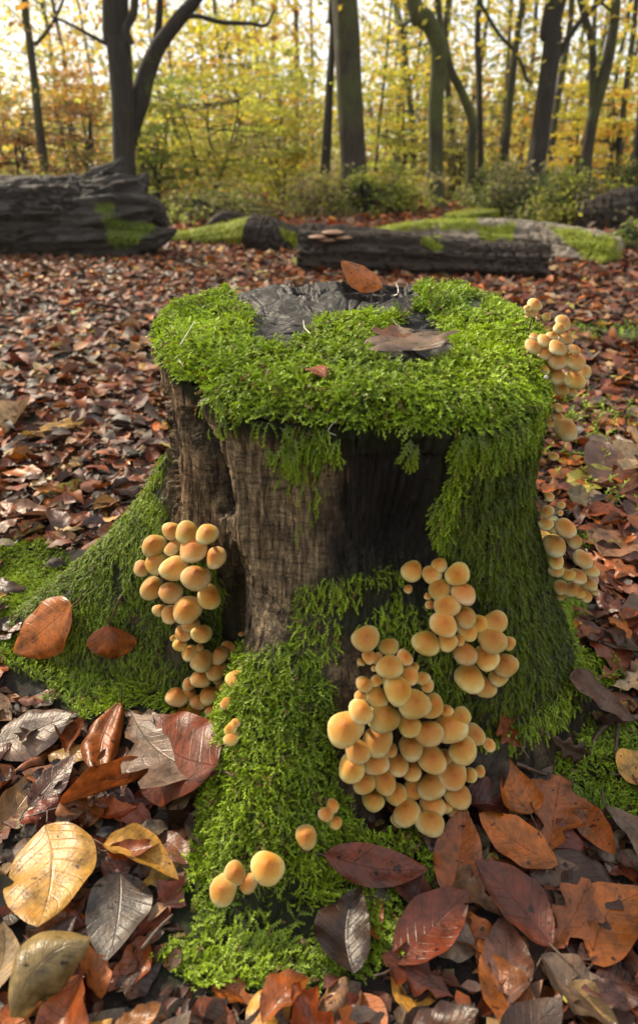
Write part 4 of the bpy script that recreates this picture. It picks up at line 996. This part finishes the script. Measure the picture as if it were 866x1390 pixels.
# long pale mossy log behind it
gl_ = pm([[(480, 300), (640, 296), (660, 312), (560, 312), (490, 330)], [(640, 306), (700, 308), (690, 324), (655, 322)], [(740, 300), (800, 316), (845, 335), (845, 380), (790, 372), (790, 345), (765, 330)]])
log_thing('fallen_log', 'long pale bent log with yellow green moss behind the dark rotting log', [at(470, 338, 5.5), at(540, 330, 5.2), at(640, 328, 4.9), at(720, 332, 4.7), at(790, 340, 4.45), at(832, 350, 4.3)], [.08, .13, .145, .145, .13, .115], M_LOGL, 150, 80, .10, (3, 1.2), 14, sawn, gl_)
log_thing('stump', 'low mossy stump behind the long pale log', [at(637, 310, 7.0), at(637, 288, 7.0)], [.30, .25], M_LOGB, 26, 40, .18, (3, 2), 15, None, pm([[(600, 284), (680, 284), (680, 296), (600, 296)]]), 'stump')
log_thing('fallen_log', 'dark upturned log half hidden in the right edge brambles', [at(782, 300, 6.5), at(830, 292, 6.4), at(920, 282, 6.4)], [.16, .20, .22], M_LOGB, 50, 40, .2, (3, 2), 16)
log_thing('fallen_log', 'low dark log in the grass left of the tall centre beech', [at(375, 312, 8.2), at(420, 300, 8.2), at(452, 310, 8.0)], [.05, .09, .05], M_LOGB, 30, 20, .15, (3, 2), 17)
for (bx, by, bw, nm) in [(432, 322, 24, 'leftmost pinkish shelf fungus on the end of the dark rotting log'), (452, 316, 28, 'middle pinkish shelf fungus on the dark rotting log'), (466, 323, 22, 'rightmost pinkish shelf fungus on the dark rotting log'), (445, 326, 22, 'lowest pinkish shelf fungus on the dark rotting log')]:
    c = at(bx, by, 4.0); r_ = bw / 2 / FPX * 4.2; t2 = np.linspace(0, 2 * np.pi, 22, endpoint=False); V = []
    for (q, zz) in [(.05, .25), (.5, .22), (.85, .10), (1.0, 0), (.8, -.08), (.05, -.1)]:
        V.append(np.stack([q * r_ * np.cos(t2) * (1 + .1 * np.sin(5 * t2 + bx)), q * r_ * .8 * np.sin(t2), np.full(22, zz * r_)], -1))
    o = link('shelf_fungus', mesh_np('shelf_fungus', np.array(V).reshape(-1, 3), gridF(6, 22, True)[:, ::-1], M_GILL), None, tuple(c)); tag(o, nm, 'shelf fungus', 'pinkish shelf fungi on the dark rotting log')
    o.data.materials.clear(); mm = bpy.data.materials.get('shelf_fungus') or newmat('shelf_fungus')[0]; mm.node_tree.nodes['Principled BSDF'].inputs['Base Color'].default_value = (.30, .17, .11, 1); o.data.materials.append(mm)

# ------------------------------------------------------------ tree leaves as clouds of folded blades
def cloud(Pc, size, colr, rng, flat=0.0):
    n = len(Pc); A = norm(rng.randn(n, 3) * np.array([1, 1, 1 - .6 * flat])); B = norm(np.cross(A, rng.randn(n, 3) * np.array([1 - flat, 1 - flat, 1]) + np.array([0, 0, flat]))); C0 = np.cross(A, B)
    s = size[:, None]
    V = np.stack([Pc - A * s * .55, Pc + B * s * .30 + C0 * s * .08, Pc + A * s * .55, Pc - B * s * .30 + C0 * s * .08], 1).reshape(-1, 3)
    F = np.arange(n * 4).reshape(-1, 4); return V, F, np.repeat(colr, 4, 0)
AUT = {'y': (.74, .58, .06), 'o': (.64, .32, .05), 'g': (.28, .36, .06), 'yg': (.56, .57, .07), 'ol': (.17, .17, .04), 'b': (.26, .12, .045), 'dg': (.045, .075, .022), 'st': (.36, .30, .17)}
def colmix(keys, wts, n, rng):
    C = np.array([AUT[k] for k in keys]); w_ = np.array(wts, float); i = rng.choice(len(keys), n, p=w_ / w_.sum())
    return C[i] * rng.uniform(.7, 1.3, (n, 1))
def clumps(cs, rad_, per, size, keys, wts, rng, flat=.5, squash=(1, 1, .5)):
    n = len(cs) * per; i = np.repeat(np.arange(len(cs)), per)
    rr_ = np.broadcast_to(np.asarray(rad_, float), (len(cs),))[i][:, None]
    P = cs[i] + rng.randn(n, 3) * rr_ * np.array(squash) * .5
    base = colmix(keys, wts, len(cs), rng)[i] * .6 + colmix(keys, wts, n, rng) * .4
    return cloud(P, rng.uniform(.7, 1.3, n) * size, base, rng, flat)
TREES = []
def limbs_from(pts, rads, rng, k, L0, updir=.5, r0=.35, lo=.35):
    """side limbs that fork into twigs; returns tubes and twig tips"""
    parts = []; tips = []; C = catmull(np.c_[np.array(pts), rads], 50)
    for q in range(k):
        f = lo + (1 - lo) * (q + rng.rand()) / k; c = C[min(49, int(f * 49))]; p = c[:3]; r_ = min(c[3] * r0, .035)
        a = rng.rand() * 6.28; d = np.array([math.cos(a), math.sin(a), updir + .4 * rng.randn()]); d /= np.linalg.norm(d); L = L0 * rng.uniform(.5, 1.2) * (1.15 - .5 * f)
        P = [p, p + d * L * .35 + rng.randn(3) * .06 * L, p + d * L * .7 + rng.randn(3) * .09 * L, p + d * L + np.array([0, 0, .08 * L])]
        parts.append(tube(P, [r_, r_ * .7, r_ * .45, r_ * .2], 9, 6, cap=False))
        for j in range(3):
            s = P[1 + j % 3]; d2 = norm(d + rng.randn(3) * .7); e = s + d2 * L * .45
            parts.append(tube([s, (s + e) / 2 + rng.randn(3) * .04 * L, e], [r_ * .4, r_ * .28, r_ * .1], 6, 4, cap=False)); tips += [e, (s + e) / 2]
        tips += [P[-1], P[2]]
    return parts, np.array(tips)
def tree(label, path, rads, mat, seed, height=11, keys=('y', 'yg', 'o'), wts=(4, 3, 1), nl=12, limb=2.2, extra=(), leaf=.075, per=34, name='beech_tree', group='trees in the background wood', nseg=26, lo=.58, flare=.5):
    """path: world points of the trunk in view; goes on up to height"""
    rng = np.random.RandomState(seed); P = [np.array(p) for p in path]; r_ = list(rads)
    P[0] = P[0].copy(); P[0][2] = gh(P[0][0], P[0][1]) - .1
    d = norm(P[-1] - P[-2]) * .6 + np.array([0, 0, .5]); 
    while P[-1][2] < height:
        st = (height - r_[-1]) / 3.4; P.append(P[-1] + norm(d + rng.randn(3) * .10) * st); r_.append(r_[-1] * .62)
    b_ = P[0] * np.array([1, 1, 0]) + np.array([0, 0, P[0][2]])
    root = tag(empty(name, tuple(b_)), label, 'tree', group)
    fl = lambda u_, th_: 1 + flare * np.exp(-u_ * 38) * (1 + .5 * np.sin(th_ * 4 + seed)) + .06 * np.sin(th_ * 3 + seed + 5 * u_)
    V, F = tube(P, r_, 90, nseg, .10, (2, 1.5), seed, fl, cap=False)
    link('trunk', mesh_np('trunk', V - b_, F, mat), root)
    parts, tips = limbs_from(P, r_, rng, nl, limb, lo=lo)
    for (pp, rr_) in extra:
        V, F = tube(pp, rr_, 30, 14, .12, (2, 2), seed, cap=False); link('limb', mesh_np('limb', V - b_, F, mat), root); tips = np.vstack([tips, np.array(pp)[-1:]])
    V, F = join(parts); o = link('branches', mesh_np('branches', V - b_, F, mat), root); o['kind'] = 'stuff'
    V, F, Cc = clumps(tips, .75, per, leaf, keys, wts, rng)
    o = link('crown', mesh_np('crown', V - b_, F, M_TREELEAF, Cc, smooth=False), root)
    return root
def pth(pp, Y, lean=0): return [at(x, y, Y + lean * i) for i, (x, y) in enumerate(pp)]
def wpx(wlist, Y): return [w_ * .88 / 2 / FPX * (Y * CP + .3) for w_ in wlist]
T = tree
Y = 7.6
T('stout dark forked oak standing behind the huge left log', pth([(167, 265), (168, 200), (166, 130), (162, 60), (158, 0)], Y), wpx([36, 31, 31, 32, 34], Y), M_TRUNKD, 1, 9, ('b', 'o', 'ol'), (2, 2, 1), 12, 2.4,
  extra=[(pth([(170, 215), (180, 170), (191, 135), (199, 100), (216, 62), (240, 30), (268, -5), (300, -60)], Y + .12), wpx([24, 25, 27, 26, 21, 18, 17, 14], Y)), (pth([(180, 60), (172, 40), (182, 15), (184, -30)], Y - .2), wpx([8, 10, 10, 9], Y)),
         (pth([(212, 62), (216, 30), (218, -10)], Y + .2), wpx([12, 10, 8], Y)), (pth([(242, 24), (268, 22), (300, 30), (340, 32), (362, 34), (374, 8)], Y + .1), wpx([7, 6, 6, 5, 4, 3], Y)),
         (pth([(150, 62), (130, 52), (100, 35), (70, 22)], Y), wpx([6, 5, 4, 3], Y))], name='oak_tree', leaf=.08)
Y = 8.6
T('thick smooth beech with a mossy foot in the centre', pth([(481, 300), (479, 220), (476, 150), (472, 70), (468, -5)], Y), wpx([46, 38, 36, 35, 34], Y), M_TRUNK, 2, 11, flare=.6)
Y = 9.2
T('mossy beech with a bend near its top right of the centre beech', pth([(590, 286), (591, 220), (592, 140), (596, 70), (580, 25), (560, -15)], Y), wpx([28, 22, 22, 22, 21, 20], Y), M_TRUNKG, 3, 10)
Y = 9.6
T('s-curved thin mossy trunk right of the bent beech', pth([(638, 284), (640, 200), (641, 165), (628, 128), (612, 95), (604, 60), (596, 20)], Y), wpx([14, 13, 13, 12, 11, 10, 8], Y), M_TRUNKG, 4, 8, nl=8)
Y = 10.5
T('slim dark upright trunk just right of the s-curved one', pth([(654, 284), (652, 200), (650, 110), (650, 0)], Y), wpx([11, 9, 9, 8], Y), M_TRUNKD, 5, 10, nl=8)
Y = 10.8
T('slim trunk with crossing branches right of centre', pth([(680, 285), (686, 200), (694, 110), (704, 30), (712, -20)], Y), wpx([12, 11, 11, 9, 9], Y), M_TRUNK, 6, 10, nl=9,
  extra=[(pth([(716, 112), (702, 75), (676, 45), (655, 10), (640, -20)], Y), wpx([5, 5, 5, 5, 4], Y))])
Y = 8.2
T('dark leaning beech, thickest trunk on the right', pth([(719, 284), (730, 200), (741, 120), (750, 50), (757, -10)], Y), wpx([34, 26, 25, 25, 26], Y), M_TRUNKD, 7, 11, extra=[(pth([(752, 85), (775, 45), (800, 15), (830, -10)], Y), wpx([9, 8, 7, 6], Y))])
Y = 9.0
T('forked slender beech right of the dark leaning one', pth([(792, 270), (797, 200), (806, 150), (822, 90), (833, 30), (838, -20)], Y), wpx([19, 17, 16, 16, 13, 12], Y), M_TRUNK, 8, 10, extra=[(pth([(802, 160), (804, 110), (803, 60), (792, 20), (782, -20)], Y), wpx([9, 11, 10, 9, 8], Y))])
Y = 11.5
T('thin trunk near the right edge', pth([(836, 260), (842, 180), (850, 110), (860, 40), (866, -20)], Y), wpx([9, 8, 8, 7, 7], Y), M_TRUNK, 9, 10, nl=8)
Y = 9.5
T('thin ivy dark trunk left of the thick centre beech', pth([(437, 275), (444, 190), (448, 110), (452, 40), (452, -20)], Y), wpx([16, 14, 11, 9, 8], Y), M_TRUNKD, 10, 9, nl=7)
Y = 8.8
T('slender brown trunk towards the left edge', pth([(64, 250), (56, 190), (48, 120), (40, 50), (34, -20)], Y), wpx([15, 13, 11, 10, 9], Y), M_TRUNK, 11, 9, ('b', 'o', 'y'), (3, 2, 2), 10, extra=[(pth([(48, 62), (66, 40), (80, 15), (90, -10)], Y), wpx([5, 5, 4, 4], Y))])
Y = 12
T('pale thin trunk between the centre beech and bent beech', pth([(560, 270), (561, 190), (553, 110), (545, 40), (536, -20)], Y), wpx([10, 9, 9, 8, 8], Y), M_TRUNKG, 12, 10, nl=8, extra=[(pth([(556, 120), (566, 90), (572, 40)], Y), wpx([5, 4, 3], Y))])
T('dim thin trunk behind the dark leaning beech', pth([(744, 266), (750, 180), (762, 100), (772, 40), (776, -20)], 13), wpx([11, 10, 9, 8, 8], 13), M_TRUNK, 13, 11, nl=8)
T('thin mossy trunk behind the s-curved one', pth([(612, 272), (614, 200), (608, 120), (604, 40)], 12.5), wpx([10, 9, 9, 8], 12.5), M_TRUNKG, 14, 10, nl=8)
T('trunk cut by the right edge of the photo', pth([(862, 262), (868, 180), (876, 90), (884, 0)], 9.4), wpx([16, 14, 13, 13], 9.4), M_TRUNKD, 15, 10, nl=8)
# far trunks, all alike
rg = np.random.RandomState(33)
farx = [(8, 15), (24, 19), (98, 22), (118, 15), (232, 17), (255, 26), (288, 21), (312, 15.5), (338, 24), (362, 18), (385, 28), (405, 17), (424, 23), (508, 16), (520, 25), (534, 19), (548, 30), (574, 22), (602, 27), (624, 18), (664, 24), (672, 16), (700, 20), (735, 27), (768, 17), (784, 23), (814, 19), (826, 29), (848, 16.5), (80, 28), (210, 30), (150, 24)]
farx.sort(); cnt = defaultdict(int)
for i, (fx, Yf) in enumerate(farx):
    lean = (fx - 433) * .12 + rg.randn() * 9; Yw = Yf
    wv = rg.uniform(3.5, 8); ba = at(fx, 262, Yw); ba[2] = 0
    side = 'left of the forked oak' if fx < 150 else 'between the forked oak and the centre beech' if fx < 460 else 'between the centre beech and the s-curved trunk' if fx < 640 else 'right of the s-curved trunk'
    mt = M_TRUNK if i % 3 else M_TRUNKG
    cnt[side] += 1
    T(ordinal(cnt[side] - 1) + ' from left of the thin far trunks ' + side, [ba, at(fx + lean * .35 + rg.randn() * 3, 170, Yw), at(fx + lean * .7 + rg.randn() * 4, 80, Yw), at(fx + lean, -10, Yw)], wpx([wv * 1.2, wv, wv * .9, wv * .8], Yw), mt, 60 + i, max(9, Yw * .5), nl=12, limb=2.6, per=11, leaf=.12, nseg=8, name='far_tree', group='thin far trees ' + side, lo=.12, keys=('y', 'yg', 'o', 'g'), wts=(4, 3, 1.6, 1))
# understorey: layered beech saplings, hollies and brambles, one thing each
def shrub(label, px, py, Y, wpx_, hpx, keys, wts, n_cl, per, leaf, seed, layered=True, name='sapling', grp=None, squash=None, stems=5):
    rng = np.random.RandomState(seed); n_cl = int(n_cl * (.72 if layered else 1)); b_ = at(px, py, Y); b_[2] = gh(b_[0], b_[1]); wd_ = wpx_ / FPX * Y; ht = hpx / FPX * Y
    root = tag(empty(name, tuple(b_)), label, 'shrub' if not layered else 'sapling', grp)
    st = []; tips = []
    for s in range(stems):
        a = rng.rand() * 6.28; top_ = np.array([math.cos(a) * wd_ * .22, math.sin(a) * wd_ * .22, ht * rng.uniform(.7, 1)])
        P = [np.zeros(3), top_ * .35 + rng.randn(3) * .04, top_ * .7 + rng.randn(3) * .06, top_]; st.append(tube(P, [.03, .022, .014, .006], 12, 5, cap=False))
        for q in range(6):
            p = top_ * rng.uniform(.2, 1); a2 = rng.rand() * 6.28; e = p + np.array([math.cos(a2), math.sin(a2), rng.uniform(-.05, .2)]) * wd_ * rng.uniform(.2, .45)
            st.append(tube([p, (p + e) / 2 + rng.randn(3) * .03, e], [.010, .007, .003], 6, 4, cap=False)); tips.append(e)
    V, F = join(st); o = link('stems', mesh_np('stems', V, F, M_TRUNKD), root); o['kind'] = 'stuff'
    r3 = rng.rand(n_cl) ** .5; a = rng.rand(n_cl) * 6.28; zc = rng.uniform(.06, 1, n_cl); wz = np.sqrt(np.clip(1.2 - zc, 0, 1)) * rng.uniform(.5, 1.35, n_cl) * (1 + .4 * np.sin(a * 2 + seed)); zc = zc * (1 + .35 * np.sin(a * 3 + seed))
    cs = np.stack([np.cos(a) * r3 * wd_ * .5 * wz, np.sin(a) * r3 * wd_ * .5 * wz, zc * ht], -1)
    V, F, Cc = clumps(cs, wd_ * .20, per, leaf, keys, wts, rng, .8 if layered else .2, squash or ((1.2, 1.2, .16) if layered else (1, 1, .7)))
    link('foliage', mesh_np('foliage', V, F, M_TREELEAF, Cc, smooth=False), root)
S = shrub
S('broad layered beech sapling with yellow green sprays behind the mossy slim log', 285, 285, 9.2, 210, 150, ('yg', 'g', 'y', 'st'), (3, 3, 1.6, 1), 130, 75, .065, 1)
S('layered beech sapling left of the thick centre beech', 385, 288, 10.5, 150, 130, ('yg', 'g', 'st', 'y'), (3, 3, 1, 1.4), 90, 70, .07, 2)
S('dull green layered sapling beside the forked oak', 215, 275, 8.6, 100, 120, ('ol', 'g', 'yg'), (2, 3, 2), 60, 60, .06, 3)
S('bronze leaved sapling filling the left edge', 20, 255, 9.4, 160, 115, ('b', 'o', 'ol'), (3, 2, 2), 90, 60, .065, 4)
S('brown and olive sapling left of the forked oak', 110, 258, 9.8, 120, 120, ('b', 'ol', 'o', 'g'), (3, 2, 1.5, 1), 80, 60, .065, 5)
S('straw coloured fern patch at the foot of the centre beech', 430, 300, 8.0, 110, 36, ('st', 'yg', 'ol'), (3, 1, 2), 40, 60, .05, 6, False, 'fern')
S('straw and green ferns right of the centre beech foot', 535, 296, 8.4, 90, 40, ('st', 'yg', 'g'), (3, 2, 2), 40, 60, .05, 7, False, 'fern')
S('dark green ivy tangle around the centre beech foot', 490, 302, 8.2, 70, 34, ('dg', 'g', 'yg'), (3, 2, 1), 30, 60, .05, 8, False, 'ivy')
S('dark holly clump under the dark leaning beech', 700, 300, 7.6, 110, 42, ('dg', 'g', 'st'), (3, 2, 2), 50, 70, .05, 9, False, 'holly')
S('bramble bush in front of the forked slender beech', 765, 302, 6.8, 110, 46, ('dg', 'g', 'yg', 'st'), (2, 2, 2, 2), 60, 70, .045, 10, False, 'bramble')
S('dark bramble heap at the right edge', 850, 306, 6.9, 100, 50, ('dg', 'ol', 'b'), (4, 2, 1), 50, 70, .045, 11, False, 'bramble')
S('tufty green grass at the right end of the pale log', 856, 334, 5.2, 60, 26, ('g', 'dg', 'st'), (3, 2, 2), 26, 50, .05, 12, False, 'grass_tuft')
S('glowing yellow sapling left of the forked slender beech', 768, 270, 11.0, 90, 110, ('y', 'yg'), (3, 2), 46, 50, .075, 13)
S('yellow sapling right of the forked slender beech', 830, 262, 11.5, 110, 130, ('y', 'o', 'yg'), (3, 1, 2), 60, 50, .075, 14)
S('olive sapling between the bent beech and the s-curved trunk', 615, 284, 11, 110, 90, ('ol', 'yg', 'st'), (2, 2, 2), 50, 55, .07, 15)
S('green and yellow sapling right of the centre beech', 540, 284, 11.4, 110, 120, ('yg', 'g', 'y'), (3, 2, 2), 60, 60, .075, 16)
S('low green bush behind the low mossy stump', 660, 290, 9.4, 80, 44, ('g', 'dg', 'st'), (2, 2, 1), 36, 60, .055, 17, False, 'bush')
S('straw undergrowth behind the mossy slim log', 300, 300, 7.4, 170, 30, ('st', 'g', 'ol'), (3, 2, 2), 50, 60, .045, 18, False, 'fern')
S('low olive bush behind the huge left log', 60, 270, 7.8, 180, 40, ('ol', 'b', 'g'), (3, 2, 2), 60, 60, .05, 19, False, 'bush')
S('tall yellow sapling between oak and centre beech', 345, 260, 14, 170, 190, ('y', 'o', 'yg'), (3, 2, 2), 100, 50, .09, 20)
S('tall orange sapling behind the forked oak', 120, 258, 14, 140, 140, ('o', 'y', 'b'), (3, 2, 1), 80, 45, .09, 21)
# far wood as one mass
rg = np.random.RandomState(44); parts = []
nC = 1150; Yc = rg.uniform(14, 48, nC); ax_ = rg.uniform(-.66, .66, nC) ; zc = rg.beta(1.0, 2.1, nC) * (2.0 + Yc * .30) + .1
cs = np.stack([ax_ * Yc, Yc, zc], -1)
gap = fbm(np.stack([cs[:, 0] / cs[:, 1] * 9, cs[:, 2] / cs[:, 1] * 9, cs[:, 1] * 0], -1), 3, 95); up_ = cs[:, 2] / cs[:, 1]
k = gap > -.9 + sst(up_, .02, .13) * 1.22; cs = cs[k]; Yc = Yc[k]
hue = fbm(cs * np.array([.25, .12, .3]), 3, 90)
for lo_, hi_, keys, wts in [(-2, -.12, ('g', 'yg', 'ol'), (2, 3, 1)), (-.12, .15, ('y', 'yg', 'g'), (4, 3, 1)), (.15, 2, ('o', 'y', 'b'), (3, 3, 1))]:
    k = (hue >= lo_) & (hue < hi_)
    parts.append(clumps(cs[k], 1.0 + Yc[k] * .035, 95, .13, keys, wts, rg, .5, (1.2, 1.2, .55)))
nC = 420; Yc = rg.uniform(16, 60, nC); cs = np.stack([rg.uniform(-.75, .75, nC) * Yc, Yc, rg.uniform(.2, 2.6, nC)], -1)
parts.append(clumps(cs, 2.4, 110, .2, ('ol', 'g', 'st', 'b', 'yg'), (2, 2, 2, 1, 2), rg, .3, (1.3, 1, .5)))
nC = 620; an = rg.uniform(.70, 2 * math.pi - .70, nC); rd = rg.uniform(13, 30, nC)  # unseen foliage ring round the camera, added to block low sky light
cs = np.stack([np.sin(an) * rd, np.cos(an) * rd, rg.uniform(.2, 8.5, nC)], -1)
parts.append(clumps(cs, 3.2, 60, .32, ('y', 'yg', 'g', 'ol', 'o'), (2, 2, 2, 2, 1), rg, .3, (1.1, 1.1, .8)))
V, F, Cc = join(parts)
o = link('far_wood', mesh_np('far_wood', V, F, M_TREELEAF, Cc, smooth=False)); tag(o, 'hazy mass of yellow and green autumn foliage deep in the wood', 'woodland', kind='stuff')



# ------------------------------------------------------------ morning haze in the wood
hb = np.array([[x, y, z] for x in (-75, 75) for y in (-40, 78) for z in (-3.0, 34.0)])
me = mesh_np('haze', hb, [[0, 1, 3, 2], [4, 6, 7, 5], [0, 4, 5, 1], [2, 3, 7, 6], [0, 2, 6, 4], [1, 5, 7, 3]], smooth=False)
M_HAZE = bpy.data.materials.new('haze'); M_HAZE.use_nodes = True; n = M_HAZE.node_tree; n.nodes.remove(n.nodes['Principled BSDF'])
pv = n.nodes.new('ShaderNodeVolumePrincipled'); pv.inputs['Color'].default_value = (.96, .95, .90, 1); pv.inputs['Density'].default_value = .0011; pv.inputs['Anisotropy'].default_value = .35
n.links.new(pv.outputs[0], n.nodes['Material Output'].inputs['Volume']); me.materials.append(M_HAZE)
o = link('haze', me); tag(o, 'thin pale morning haze hanging through the whole wood', 'haze', kind='stuff')
